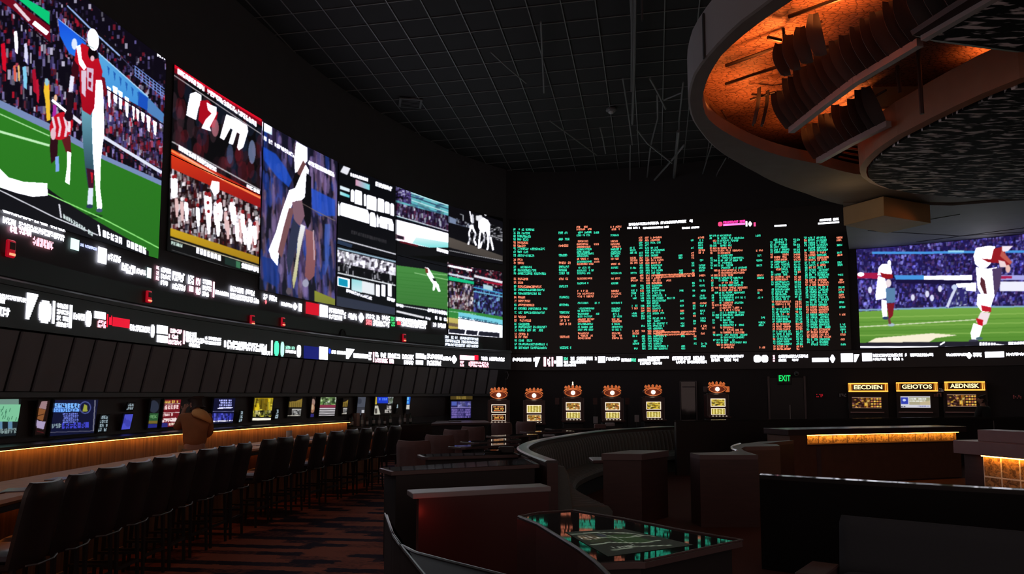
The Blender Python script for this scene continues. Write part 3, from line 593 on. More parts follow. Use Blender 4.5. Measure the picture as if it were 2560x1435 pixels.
def block(mb,path,off,u0,u1,v0,v1,kind,col,rows=1):
    """one block of lettering: pixel columns u0..u1, height v0..v1 taken at its first column"""
    s0,zt=path.hit(u0,v0,off); _,zb=path.hit(u0,v1,off); s1,_=path.hit(u1,v0,off)
    if s1-s0<.02: s1=s0+.05
    if kind=='t':
        h=(zt-zb)/(rows+.25*(rows-1))
        for r in range(rows):
            e=s1 if rows==1 else s0+(s1-s0)*R.choice((1,1,.9,.75)); z=zt-r*h*1.25
            glyphs(mb,path,off,s0,e,z,z-h,col,wf=.55 if rows<3 else .6,gap=.06,fat=True)
    else:
        c=(*[float(q) for q in lin(col)],1)
        if kind=='s': quad(mb,path,off,s0,s1,zb,zt,c)
        elif kind=='o':   # rounded mark
            for k in range(10):
                t=(k+.5)/10; wq=math.sqrt(max(0.05,1-(2*t-1)**4)); m=(s0+s1)/2; quad(mb,path,off,m-(s1-s0)/2*wq,m+(s1-s0)/2*wq,zb+(zt-zb)*k/10,zb+(zt-zb)*(k+1)/10,c)
        elif kind=='v':   # tapering downward
            for k in range(10):
                wq=.25+.75*(k+1)/10; quad(mb,path,off,s0,s0+(s1-s0)*wq,zb+(zt-zb)*k/10,zb+(zt-zb)*(k+1)/10,c)
        elif kind=='d':   # diamond
            for k in range(10):
                wq=1-abs(2*(k+.5)/10-1)*.8; m=(s0+s1)/2; quad(mb,path,off,m-(s1-s0)/2*wq,m+(s1-s0)/2*wq,zb+(zt-zb)*k/10,zb+(zt-zb)*(k+1)/10,c)
W_=(400,400,420); P_=(390,280,310); RD=(225,15,45); GN=(60,200,110); TL=(75,220,170); BL=(30,60,200); CY=(110,200,255)
UP=[(7,167,512,530,'t',W_,1),(7,165,540,557,'t',W_,1),(25,45,562,580,'t',P_,1),(48,80,566,584,'t',P_,1),(82,135,590,612,'t',(285,190,205),1),(177,199,594,622,'s',(200,235,230),1),(201,244,607,615,'t',(190,200,255),1),(246,268,616,656,'s',W_,1),(270,303,632,650,'t',W_,1),(304,340,656,680,'t',W_,1),(341,366,670,684,'t',W_,1),(368,379,668,694,'s',(215,240,240),1),
(391,399,664,700,'t',P_,3),(403,428,667,712,'t',W_,3),(431,486,677,700,'t',W_,1),(431,470,706,722,'t',W_,1),(473,484,714,728,'s',P_,1),(490,503,694,736,'t',P_,2),(507,530,697,740,'t',W_,3),(533,537,704,743,'s',P_,1),(538,573,724,735,'t',W_,1),(576,657,714,746,'t',W_,2),(659,693,734,748,'t',W_,1),(662,668,748,760,'d',(240,110,120),1),(703,731,754,764,'t',W_,1),(732,744,756,774,'d',W_,1),(747,755,758,778,'s',W_,1),(765,798,754,784,'s',(175,8,30),1),(767,797,757,781,'t',(270,200,205),2),(800,820,761,791,'s',W_,1),(823,860,769,797,'t',W_,2),(860,893,780,796,'t',W_,1),(896,911,781,805,'d',W_,1),(915,950,784,796,'t',W_,1),(955,975,788,800,'t',W_,1),(915,930,798,812,'t',(265,120,130),1),(933,975,799,814,'t',W_,1),(977,988,791,815,'t',GN,4),(991,1068,792,802,'t',W_,1),(993,1002,803,812,'s',(220,60,80),1),(1003,1065,803,815,'t',W_,1),(1083,1115,806,817,'t',W_,1)]
cap=MB()
for b in UP: block(cap,WL,.03,*b[:6],rows=b[6])
th=thing('caption_strip','long strip of small white and red captions below the video wall pictures','display strip',(-6.2,12.5,3.5)); 
cap.build('lettering',M_LEDTXT,th)
t2=MB(); block(t2,WL,.03,1113,1196,838,864,'t',(225,235,255),3); th=thing('caption_display','small caption panel of three white lines under the stadium crowd picture','display panel',(-2.1,22.9,3.1)); t2.build('lettering',M_LEDTXT,th)
MB().sweep(WL,23.3,25.0,[(.005,3.245),(.022,3.245),(.022,3.46),(.005,3.46)],6).build('backing',M_BEZEL,th)
MB().sweep(WL,6,23.3,[(.005,3.3),(.022,3.3),(.022,3.60),(.005,3.60)],60).build('backing',M_BEZEL,bpy.data.objects['caption_strip'])
LO=[(-60,67,722,735,'t',W_,1),(-30,14,738,752,'t',W_,1),(-40,27,760,784,'t',W_,1),(68,96,731,798,'v',W_,1),(99,130,749,806,'o',W_,1),(133,139,752,809,'s',W_,1),(144,174,757,816,'t',W_,4),(175,182,762,820,'s',W_,1),(184,213,781,798,'t',W_,1),(215,230,776,816,'o',W_,1),(237,265,777,795,'s',W_,1),(237,266,798,817,'t',(285,190,205),1),(268,271,785,818,'s',RD,1),(273,281,788,812,'t',RD,1),(282,325,792,815,'s',(190,10,38),1),(283,324,796,811,'t',W_,1),(325,376,810,826,'t',W_,1),(378,387,811,843,'o',W_,1),(393,420,812,833,'s',W_,1),(393,420,837,855,'s',W_,1),(422,455,820,860,'t',P_,3),(459,463,826,860,'s',P_,1),(465,492,828,841,'t',W_,1),(465,512,841,855,'t',W_,1),(473,500,857,867,'t',W_,1),(513,558,840,860,'t',W_,2),(561,565,851,868,'s',W_,1),(567,668,850,872,'t',W_,1),(655,676,876,887,'t',W_,1),(679,682,851,888,'s',W_,1),(686,698,852,889,'o',TL,1),(702,711,854,891,'o',(170,240,215),1),(714,737,864,872,'t',(150,230,200),1),(714,740,874,882,'t',W_,1),(743,753,862,893,'o',W_,1),(760,797,864,896,'s',(8,15,90),1),(761,796,865,885,'t',CY,2),(761,796,886,894,'t',(150,170,255),1),(799,820,866,898,'s',W_,1),(822,827,871,884,'o',BL,1),(829,865,875,884,'t',W_,1),(866,886,871,897,'v',W_,1),(884,921,883,894,'s',W_,1),(922,930,880,900,'t',W_,3),(933,936,880,905,'s',P_,1),(938,1035,880,893,'t',W_,1),(938,985,895,906,'t',P_,1),(1010,1034,900,911,'t',W_,1),(1040,1060,883,896,'s',W_,1),(1040,1058,900,911,'s',W_,1),(1060,1066,888,898,'s',W_,1),(1068,1107,884,913,'t',W_,2),(1107,1128,890,901,'t',W_,1),(1128,1143,888,908,'d',W_,1),(1150,1186,888,899,'s',P_,1),(1186,1196,888,900,'s',RD,1),(1150,1222,902,916,'t',(285,200,215),1),(1203,1262,891,901,'t',W_,1)]
tk=MB()
for b in LO: block(tk,WL,.318,*b[:6],rows=b[6])
th=thing('ticker_display','long curved news ticker of white scores running below the video wall','ticker',(-6.2,12.5,2.6))
tk.build('lettering',M_LEDTXT,th); MB().sweep(WL,4,WL.L-.05,[(.02,2.60),(.31,2.60),(.31,3.13),(.02,3.13)],100).build('housing',mat('ticker_housing',(0.03,0.03,0.032),.4),th)
BT=[(1272,1338,894,903,'t',W_,1),(1338,1350,893,917,'v',W_,1),(1359,1365,893,916,'s',P_,1),(1368,1376,893,916,'t',P_,1),(1379,1383,893,916,'s',P_,1),(1385,1390,901,909,'o',W_,1),(1391,1406,891,916,'s',W_,1),(1409,1420,893,900,'t',TL,1),(1421,1492,892,901,'t',W_,1),(1409,1465,902,909,'t',W_,1),(1409,1440,910,916,'t',W_,1),(1495,1513,891,907,'s',W_,1),(1515,1550,893,902,'t',W_,1),(1553,1578,896,904,'t',W_,1),(1578,1590,896,904,'t',TL,1),(1595,1650,897,904,'t',W_,1),(1618,1672,891,897,'t',W_,1),(1600,1655,905,912,'t',W_,1),(1680,1768,891,901,'t',W_,1),(1690,1767,902,909,'t',W_,1),(1776,1863,888,895,'t',W_,1),(1778,1846,896,904,'t',W_,1),(1884,1902,888,906,'o',W_,1),(1903,1920,888,906,'o',W_,1),(1932,1937,888,904,'t',P_,3),(1946,2020,887,895,'t',W_,1),(1946,1966,897,904,'t',W_,1),(1980,1996,897,903,'t',W_,1),(2030,2071,895,905,'s',W_,1),(2074,2088,887,907,'d',W_,1),(2102,2132,884,905,'s',W_,1),(2135,2148,886,905,'v',W_,1),(2155,2180,883,903,'s',W_,1),(2182,2272,885,893,'t',W_,1),(2182,2258,895,902,'t',W_,1),(2275,2338,884,892,'t',W_,1),(2361,2420,884,891,'t',W_,1),(2415,2430,881,897,'d',W_,1),(2432,2454,882,893,'t',W_,1),(2462,2510,880,894,'s',W_,1),(2515,2560,882,890,'t',W_,1),(2565,2680,881,890,'t',W_,1)]
tk=MB()
for b in BT: block(tk,WB,.12,*b[:6],rows=b[6])
th=thing('ticker_display','news ticker of white scores running below the odds board and the wide picture','ticker',(6.7,23.8,2.6))
tk.build('lettering',M_LEDTXT,th); MB().sweep(WB,.05,WB.L,[(.02,2.58),(.112,2.58),(.112,3.12),(.02,3.12)],70).build('housing',MATS['ticker_housing'],th)
# ---------------------------------------------------------------- odds board
bd=thing('odds_board','tall black betting odds board filled with columns of small green and orange lines','board',(5.2,24.3,3.15))
MB().sweep(WB,.12,10.95,[(.02,3.14),(.05,3.14),(.05,7.72),(.02,7.72)],50).build('panel',mat('board_panel',(0.006,0.0065,0.0065),.35),bd)
TE=(52,205,165); OR=(228,128,98); M_BRD=led_mat('board_lettering',1.4); OB=.06
def rowtxt(mb,u0,u1,v,h,col,wf=.6,gap=.1):
    s0,zt=WB.hit(u0,v,OB); s1,_=WB.hit(u1,v,OB); _,zb=WB.hit(u0,v+h,OB); glyphs(mb,WB,OB,s0,s1,zt,zb,col,wf=wf,gap=gap)
def groups(y0,y1,pitch,seq):
    y=y0; i=0; out=[]
    while y<y1:
        col,nr=seq[i%len(seq)]; i+=1
        for _ in range(nr):
            if y>=y1: break
            out.append((y,col)); y+=pitch
        if col is not None and pitch>7: y+=2.5
    return out
def column(rows,subs,h,slant=0.0,y0=570):
    mb=MB()
    for y,col in rows:
        for a,b,pr,var in subs:
            if R.random()>pr: continue
            d=slant*(y-y0); e=b-(b-a)*var*R.random() if var else b
            if col==OR and b-a>40 and h>5.5: e=a+(e-a)*.5
            rowtxt(mb,a+d,e+d,y,h,col if R.random()>.03 else (OR if col==TE else TE))
    return mb
c1=[(y,c) for ys,c in (((570,579,587,595),TE),((603,611),OR),((618,626,635),TE),((646,654),OR),((664,672,680),TE),((694,703),OR),((713,721,730),TE),((740,749),OR),((759,768,778),TE),((789,798),OR),((807,814,822),TE),((832,839),OR),((848,857,866),TE)) for y in ys]
column(c1,[(1283,1289,1,0),(1293,1368,1,.65),(1396,1426,.55,.3)],6.2,.012).build('odds_column',M_BRD,bd)
c2=[(y,c) for ys,c in (((565,571),OR),((579,586),TE),((601,608,615),OR),((621,627,632,638),TE),((645,652,658),OR),((667,674,681),TE),((694,),OR),((706,),TE),((725,732,739),OR),((755,),TE),((769,775,782,789),TE),((796,801),OR),((808,815,822),TE),((831,837,843),OR)) for y in ys]
column(c2,[(1441,1484,1,.35),(1484,1500,.15,.3),(1526,1554,.9,.35)],5.0,.014).build('odds_column',M_BRD,bd)
SQ=[(TE,5),(OR,3),(TE,6),(OR,3),(TE,4),(OR,2)]
P6=6.3
column(groups(592,874,P6,[(OR,2),(TE,4),(None,1),(OR,3),(TE,4),(OR,4),(TE,9),(OR,2),(TE,6),(OR,2),(TE,6)]) if False else [r for r in groups(592,874,P6,[(OR,2),(TE,6),(OR,3),(TE,4),(OR,4),(TE,9),(OR,2),(TE,7),(OR,2),(TE,8)])],[(1573,1592,.55,.4),(1596,1605,.9,0),(1611,1621,1,0),(1625,1662,.95,.5),(1662,1685,.12,.5),(1694,1704,.4,0)],5.0,.03).build('odds_column',M_BRD,bd)
column(groups(592,874,P6,[(OR,1),(None,1),(TE,4),(OR,4),(TE,5),(OR,3),(TE,8),(OR,2),(TE,4)]) if False else groups(592,874,P6,[(OR,1),(TE,4),(OR,4),(TE,5),(OR,3),(TE,8),(OR,2),(TE,4)]),[(1726,1733,.6,0),(1744,1761,.75,.3)],5.0,.03).build('odds_column',M_BRD,bd)
column(groups(587,872,6.2,SQ),[(1773,1779,.8,0),(1781,1790,.5,0),(1792,1797,.95,0),(1799,1829,1,.12),(1829,1864,.6,.6),(1888,1906,.3,.3)],5.0,.035).build('odds_column',M_BRD,bd)
column(groups(597,872,6.2,[(TE,6),(OR,3),(TE,6),(OR,2),(TE,8),(OR,3)]),[(1924,1930,.95,0),(1933,1950,.95,.1),(1950,1972,.95,.35)],5.2,.03).build('odds_column',M_BRD,bd)
column(groups(597,872,6.2,[(TE,6),(OR,3),(TE,6),(OR,2),(TE,8),(OR,3)]),[(1982,1990,.9,.1),(1991,1999,.9,.1)],5.2,.03).build('odds_column',M_BRD,bd)
column(groups(592,862,6.2,[(TE,6),(OR,4),(TE,7),(OR,3),(TE,8),(OR,3)]),[(2009,2016,.95,0),(2019,2037,1,.05),(2040,2070,1,.25)],5.4,.03).build('odds_column',M_BRD,bd)
column(groups(592,868,6.2,[(OR,2),(TE,5),(OR,3),(TE,6),(OR,3),(TE,4)]),[(2090,2106,.55,.2)],5.0,.04).build('odds_column',M_BRD,bd)
lg=MB()
for v in (686,691,829,835): rowtxt(lg,1640,1737,v,4.2,(240,130,95),gap=.02)
lg.build('odds_line',M_BRD,bd)
for a in ((1568,1732,558,565,'t',W_),(1568,1600,568,573,'t',W_),(1607,1672,568,573,'t',W_),(1705,1748,568,573,'t',W_),(1795,1806,555,566,'o',(230,60,110)),(1808,1863,553,559,'t',(290,60,170)),(1808,1863,560,565,'s',(285,120,200)),(1864,1868,553,566,'s',W_),(1870,1880,554,566,'d',W_),(1884,1889,556,566,'s',(230,70,130)),(1936,1966,563,567,'s',W_),(2045,2097,548,554,'t',W_),(2045,2098,557,561,'s',W_)):
    hd=MB(); block(hd,WB,OB,*a); hd.build('header_lettering',M_LEDTXT,bd)
# ---------------------------------------------------------------- furniture materials
M_VINYL=mat('black_vinyl',(0.019,0.015,0.0155),.36,noise=.2,nscale=12,bump=.25)
M_LEG=mat('black_wood_leg',(0.016,0.014,0.014),.4)
M_METAL=mat('dull_steel',(0.35,0.35,0.35),.35,metal=1)
M_CHROME=mat('bright_edge',(0.6,0.6,0.62),.2,metal=1)
M_BROWNF=mat('brown_fabric',(0.13,0.075,0.07),.9,noise=.15,nscale=20)
M_GREENF=mat('dark_green_fabric',(0.085,0.10,0.093),.75,noise=.12,nscale=25)
M_GREYF=mat('charcoal_fabric',(0.030,0.037,0.044),.85,noise=.12,nscale=40)
M_RIM=mat('dark_brown_edge',(0.10,0.068,0.068),.35)
M_DKWOOD=mat('dark_red_wood',(0.05,0.02,0.018),.45,noise=.35,nscale=5,stretch=(.6,.6,6))
M_BARTOP=mat('amber_bar_top',(0.60,0.24,0.07),.55,noise=.2,nscale=4,stretch=(3,1,1))
M_CAP=mat('grey_laminate',(0.26,0.25,0.26),.4)
M_SLAB=mat('mauve_stone',(0.30,0.18,0.185),.4,noise=.1,nscale=10)
M_STRIP=mat('warm_led_strip',(0.8,0.5,0.2),.5,emit=(255,170,70),es=20)
M_STRIP2=mat('amber_led_strip',(0.8,0.5,0.2),.5,emit=(255,165,70),es=13)
def plank(name,base,dark,sc,width):
    m=bpy.data.materials.new(name); m.use_nodes=True; nt=m.node_tree; N=nt.nodes; l=nt.links.new; b=N['Principled BSDF']; b.inputs['Roughness'].default_value=.5
    tc=N.new('ShaderNodeTexCoord'); mp=N.new('ShaderNodeMapping'); mp.inputs['Scale'].default_value=(sc,sc,.35); nz=N.new('ShaderNodeTexNoise'); nz.inputs['Scale'].default_value=4; nz.inputs['Detail'].default_value=6
    l(tc.outputs['Object'],mp.inputs['Vector']); l(mp.outputs['Vector'],nz.inputs['Vector'])
    rp=N.new('ShaderNodeValToRGB'); e=rp.color_ramp.elements; e[0].position=.32;e[1].position=.68; e[0].color=(*dark,1); e[1].color=(*base,1); l(nz.outputs['Fac'],rp.inputs['Fac']); l(rp.outputs['Color'],b.inputs['Base Color'])
    MATS[name]=m; return m
M_WOOD=plank('ribbed_bar_wood',(0.36,0.19,0.08),(0.16,0.08,0.035),5,.1)
def stone(name,c1,c2,grout,bw,rh,mort):
    m=bpy.data.materials.new(name); m.use_nodes=True; nt=m.node_tree; N=nt.nodes; l=nt.links.new; b=N['Principled BSDF']; b.inputs['Roughness'].default_value=.6
    tc=N.new('ShaderNodeUVMap'); br=N.new('ShaderNodeTexBrick'); br.offset=.0; br.inputs['Scale'].default_value=1; br.inputs['Brick Width'].default_value=bw; br.inputs['Row Height'].default_value=rh; br.inputs['Mortar Size'].default_value=mort
    br.inputs['Color1'].default_value=(*c1,1); br.inputs['Color2'].default_value=(*c2,1); br.inputs['Mortar'].default_value=(*grout,1); l(tc.outputs['UV'],br.inputs['Vector'])
    nz=N.new('ShaderNodeTexNoise'); nz.inputs['Scale'].default_value=14; nz.inputs['Detail'].default_value=6; nz.inputs['Distortion'].default_value=1.2; l(tc.outputs['UV'],nz.inputs['Vector'])
    mx=N.new('ShaderNodeMix'); mx.data_type='RGBA'; mx.blend_type='MULTIPLY'; mx.inputs[0].default_value=.85; rp=N.new('ShaderNodeValToRGB'); rp.color_ramp.elements[0].position=.36; rp.color_ramp.elements[0].color=(.13,.12,.11,1); rp.color_ramp.elements[1].position=.62
    l(nz.outputs['Fac'],rp.inputs['Fac']); l(br.outputs['Color'],mx.inputs[6]); iv=N.new('ShaderNodeMath'); iv.operation='MULTIPLY_ADD'; iv.inputs[1].default_value=-.85; iv.inputs[2].default_value=.85; l(br.outputs['Fac'],iv.inputs[0]); l(iv.outputs[0],mx.inputs[0]); l(rp.outputs['Color'],mx.inputs[7]); l(mx.outputs[2],b.inputs['Base Color'])
    bp=N.new('ShaderNodeBump'); bp.inputs['Strength'].default_value=.6; bp.inputs['Distance'].default_value=.02; l(nz.outputs['Fac'],bp.inputs['Height']); l(bp.outputs['Normal'],b.inputs['Normal'])
    MATS[name]=m; return m
M_STONE=stone('rough_amber_stone',(.75,.5,.2),(.6,.38,.15),(.16,.09,.04),.36,2.0,.014)
M_TILE=stone('amber_wall_tile',(.62,.34,.11),(.5,.26,.085),(1.0,.9,.75),.30,.31,.012)
def wallquad(name,a,b,z0,z1,m,parent,t=.03,u0=0):
    """upright tiled face from a to b with UVs in metres and a small thickness behind it"""
    a=Vector((a[0],a[1],0)); b=Vector((b[0],b[1],0)); L=(b-a).length; n=Vector((-(b-a).y,(b-a).x,0)).normalized()*t
    mb=MB(); P=[a+Vector((0,0,z0)),b+Vector((0,0,z0)),b+Vector((0,0,z1)),a+Vector((0,0,z1))]; P+= [p+n for p in P]
    mb.add(P,[(0,1,2,3),(7,6,5,4),(0,3,7,4),(1,5,6,2),(3,2,6,7),(0,4,5,1)]); o=mb.build(name,m,parent)
    uv=o.data.uv_layers.new(name='UVMap'); me=o.data; off=wloc(parent)
    for lp in me.loops:
        p=me.vertices[lp.vertex_index].co+off; uv.data[lp.index].uv=(u0+(Vector((p.x,p.y,0))-a).dot((b-a).normalized()),p.z-z0)
    return o
def pxp(L,z): return [tuple(atz(u,v,z)[:2]) for u,v in L]
def inset(poly,d):
    cx_=sum(p[0] for p in poly)/len(poly); cy_=sum(p[1] for p in poly)/len(poly); out=[]
    for x,y in poly:
        l=math.hypot(x-cx_,y-cy_); k=max(.1,1-d/l); out.append((cx_+(x-cx_)*k,cy_+(y-cy_)*k))
    return out
def rimtube(pts,z,r,name,m,par,closed=False):
    P=[(p[0],p[1],z) for p in pts]
    if closed: P.append(P[0])
    return MB().tube(P,r,n=6).build(name,m,par,smooth=True)
# ---------------------------------------------------------------- back bar under the ledge
bb=thing('backbar_cabinet','long curved back bar cabinet with glowing ribbed wood face under the wall screens','cabinet',(-6.0,12.5,0))
S1=WL.hit(872,1045,.45)[0]
MB().sweep(WL,4.5,S1,[(.03,1.085),(.56,1.085),(.56,1.125),(.03,1.125)],80).build('shelf_top',mat('dark_shelf',(0.04,0.026,0.024),.4),bb)
MB().sweep(WL,4.5,S1-.05,[(.30,.60),(.44,.60),(.44,1.06),(.30,1.06)],80).build('wood_face',M_WOOD,bb)
MB().sweep(WL,4.5,S1-.05,[(.05,.0),(.25,.0),(.25,.60),(.05,.60)],80).build('recessed_base',mat('dark_recess',(0.03,0.018,0.014),.6),bb)
MB().sweep(WL,4.5,S1-.05,[(.505,1.074),(.525,1.074),(.525,1.083),(.505,1.083)],60).build('led_strip',M_STRIP2,bb)
s9=S1
MB().sweep(WL,S1+.1,24.2,[(.03,.90),(.45,.90),(.45,.94),(.03,.94)],20).build('low_shelf',MATS['dark_shelf'],bb)
MB().sweep(WL,S1+.1,24.2,[(.03,.0),(.40,.0),(.40,.90),(.03,.90)],20).build('low_cabinet',M_DKWOOD,bb)
# wall behind the small screens
struct('wall_left_dado',MB().sweep(WL,4.0,24.4,[(.004,1.12),(.03,1.12),(.03,1.72),(.004,1.72)],90),mat('maroon_panel',(0.034,0.018,0.017),.5))
# ---------------------------------------------------------------- small screens and signs behind the bar
cb=Canvas(-520,960,1275,1115)
def paint(u0,u1,v0,v1,bg,kind):
    w=u1-u0; h=v1-v0; P=lambda a,b,c,d:[(u0+w*a,v0+h*b),(u0+w*c,v0+h*b),(u0+w*c,v0+h*d),(u0+w*a,v0+h*d)]
    cb.poly([(u0-14,v0-14),(u1+14,v0-14),(u1+14,v1+14),(u0-14,v1+14)],bg)
    if kind=='green':
        cb.poly(P(-.3,-.1,1,.14),(105,135,125)); cb.poly(P(-.3,.14,1.2,.6),(120,190,150)); 
        for k in range(26): x=u0+w*R.random(); y=v0+h*(.18+.36*R.random()); cb.line([(x,y),(x-3,y+9)],1.6,(55,110,85))
        cb.poly(P(-.3,.6,1.2,1.2),(20,28,34)); cb.poly(P(.5,.6,.62,.8),(90,130,160)); cb.poly(P(.75,.6,.85,.8),(90,130,160)); cb.text(u0,v1-16,u1-5,v1-22,12,(120,140,140),.75)
    elif kind=='blue':
        cb.poly(P(-.1,-.1,1.1,1.1),(14,18,48)); cb.poly(P(0,.2,.3,.36),(40,70,140)); cb.text(u0+12,v0+8,u0+w*.66,v0+8,12,(120,180,255),.8,.06); cb.text(u0+10,v0+21,u0+w*.64,v0+20,9,(110,170,250),.8,.06)
        for k in range(5): cb.text(u0+w*.28,v0+33+k*5.2,u0+w*.62,v0+32+k*5.2,4,(110,125,220),.7,.2)
        cb.text(u0+w*.26,v0+58,u0+w*.84,v0+55,14,(60,65,190),.72,.05); cb.ell(u0+w*.76,v0+h*.22,15,16,(70,80,140)); cb.ell(u0+w*.76,v0+h*.22,12,13,(16,20,50)); cb.poly([(u0+w*.7,v0+h*.34),(u0+w*.74,v0+h*.12),(u0+w*.8,v0+h*.16),(u0+w*.81,v0+h*.33)],(150,155,60)); cb.text(u0+w*.05,v0+60,u0+w*.25,v0+58,11,(120,140,150),.6); cb.line([(u0,v1-5),(u1,v1-9)],2,(80,80,100)); cb.line([(u1-3,v0),(u1-8,v1-8)],3,(110,110,125))
    elif kind=='sign':
        n=max(2,int(h/9))
        for k in range(n): cb.text(u0+2,v0+2+k*h/n,u1-2,v0+1+k*h/n,h/n*.75,(150,170,180),.7,.1)
    elif kind=='tab':
        cb.poly(P(-.1,-.1,1.1,1.1),(70,75,190)); cb.ell(u0+w*.3,v0+h*.4,6,8,(55,58,160)); cb.ell(u0+w*.65,v0+h*.6,7,9,(58,62,165))
    elif kind=='red':
        cb.poly(P(-.1,-.1,1.1,1.1),(110,22,32)); cb.text(u0+5,v0+3,u1-5,v0+2,6,(220,190,90),.8); cb.line([(u0,v0+12),(u1,v0+10)],1.5,(190,180,180)); cb.text(u0+3,v0+15,u1-3,v0+13,10,(240,205,205),.8,.05); cb.line([(u0,v0+33),(u1,v0+32)],1.5,(210,190,190)); cb.text(u0,v0+36,u0+w*.7,v0+34,6,(220,190,190),.8); cb.text(u0,v0+48,u1-6,v0+45,9,(235,215,215),.75,.08); cb.poly(P(.0,.86,.35,1.1),(40,40,110)); cb.text(u0+w*.4,v1-9,u1,v1-11,6,(240,225,205),.95)
    elif kind=='grn':
        cb.ell(u0+w*.55,v0+h*.25,w*.42,h*.22,(40,46,62)); cb.poly(P(.05,.48,.95,.78),(38,80,45)); cb.poly(P(.05,.76,.9,.86),(110,95,40)); cb.text(u0+6,v0+h*.56,u1-6,v0+h*.54,8,(90,140,90),.6); cb.poly(P(0,.87,.9,1.05),(34,38,120))
    elif kind=='blue2':
        cb.poly(P(-.1,-.1,1.1,1.1),(12,14,44)); 
        for k in range(4): cb.text(u0+w*.36,v0+3+k*6,u1-8,v0+3+k*6,4,(180,185,255),.85,.05)
        cb.line([(u0+w*.3,v0+25),(u1-5,v0+23)],2.5,(230,230,255)); cb.line([(u0,v0+33),(u1,v0+32)],1.2,(130,130,170)); cb.crowd(P(0,.6,1,.9),[(50,55,170),(90,95,210),(25,28,90),(40,45,140)],150,3,6,(22,24,90)); cb.text(u0+3,v1-6,u1-6,v1-8,3,(235,235,250),.95)
    elif kind=='yel':
        cb.poly(P(-.1,-.1,1.1,.6),(190,160,10),(215,190,30)); cb.crowd(P(.02,.02,1,.6),[(225,195,30),(170,140,10),(245,225,80),(120,95,10)],120,5,20,(200,170,20)); cb.crowd(P(0,.55,1,.88),[(20,20,10),(200,190,60),(140,150,40),(235,225,150),(15,14,8)],160,4,8,(25,22,10)); cb.poly(P(-.1,.9,1.1,1.0),(245,240,225)); cb.poly(P(-.1,.84,1.1,.9),(14,12,10))
    elif kind=='gold':
        cb.poly(P(.1,.2,1,.5),(120,100,40)); cb.poly([(u0+w*.15,v0+h*.5),(u0+w*.3,v0+h*.2),(u0+w*.6,v0+h*.18),(u1,v0+h*.05),(u1,v0+h*.5)],(130,108,45)); 
        for k in range(6): cb.line([(u0+w*(.2+.13*k),v0+h*.25),(u0+w*(.2+.13*k),v0+h*.5)],1,(60,48,18))
        cb.poly(P(.35,.58,.98,.95),(170,168,165)); cb.crowd(P(.38,.64,.95,.93),[(30,30,30),(200,200,200),(90,90,90)],40,3,4,(120,118,115)); cb.line([(u0,v1-2),(u1,v1-5)],1.5,(190,185,170))
    elif kind=='fig':
        cb.ell(u0+w*.62,v0+h*.25,w*.3,h*.17,(150,120,110)); cb.ell(u0+w*.5,v0+h*.55,w*.38,h*.24,(150,105,80)); cb.ell(u0+w*.5,v0+h*.5,w*.22,h*.14,(190,160,130)); cb.poly(P(.1,.84,.85,1.0),(45,40,110)); cb.poly([(u0+w*.35,v0),(u0+w*.45,v0+h*.12),(u0+w*.3,v0+h*.14)],(190,175,175))
    elif kind=='race':
        cb.crowd(P(0,0,1,.4),[(110,150,80),(220,225,215),(40,60,30),(170,200,140)],90,5,5,(50,70,45)); cb.poly(P(-.1,.4,1.1,.56),(130,45,70))
        for k in range(5): cb.poly(P(-.1,.58+k*.085,1.1,.58+k*.085+.045),(205,200,205))
    elif kind=='gry': cb.poly(P(0,0,1,.6),(70,74,86)); cb.poly(P(0,.62,1,1),(55,56,64)); cb.poly(P(.6,.75,.85,.98),(190,190,195)); cb.ell(u0+w*.4,v0+h*.3,w*.2,h*.15,(52,56,68))
    elif kind=='duo':
        cb.poly(P(.22,0,.74,.42),(25,55,190)); cb.text(u0+w*.3,v0+8,u0+w*.68,v0+8,6,(90,140,255),.7); cb.poly(P(.02,.05,.2,.48),(190,165,60)); cb.crowd(P(.74,.0,1,.46),[(200,205,210),(60,70,70),(120,140,110)],40,4,5,(70,80,80)); cb.poly([(u0+w*.05,v0+h*.55),(u0+w*.25,v0+h*.55),(u0+w*.36,v1),(u0,v1)],(190,188,175)); cb.poly(P(.1,.7,.22,.95),(70,65,60)); cb.text(u0+w*.56,v0+h*.56,u0+w*.9,v0+h*.55,9,(190,185,180),.75); cb.text(u0+w*.56,v0+h*.76,u0+w*.9,v0+h*.75,8,(170,165,160),.7)
    elif kind=='cyan':
        cb.poly(P(.1,.02,1,.5),(25,85,190)); cb.poly(P(.3,.1,.7,.25),(110,190,235)); cb.poly(P(.3,.3,.7,.45),(80,160,230)); cb.text(u0+2,v0+h*.52,u1-2,v0+h*.5,11,(195,192,185),.8)
    elif kind=='oval':
        cb.poly([(u0+w*.55,v0),(u1,v0-2),(u1-4,v0+h*.25),(u0+w*.35,v0+h*.2)],(150,120,125)); cb.poly([(u0+w*.35,v0+h*.2),(u1-5,v0+h*.26),(u1-12,v0+h*.6),(u0+w*.0,v0+h*.5)],(130,80,45)); cb.poly([(u0,v0+h*.5),(u0+w*.35,v0+h*.6),(u0+w*.85,v0+h*.62),(u0+w*.7,v0+h*.85),(u0+w*.2,v0+h*.8)],(165,150,185)); cb.line([(u0+w*.2,v0+h*.45),(u1-8,v0+h*.38)],1.5,(30,15,10)); cb.line([(u0+w*.2,v0+h*.9),(u0+w*.7,v0+h*.95)],2,(80,25,30))
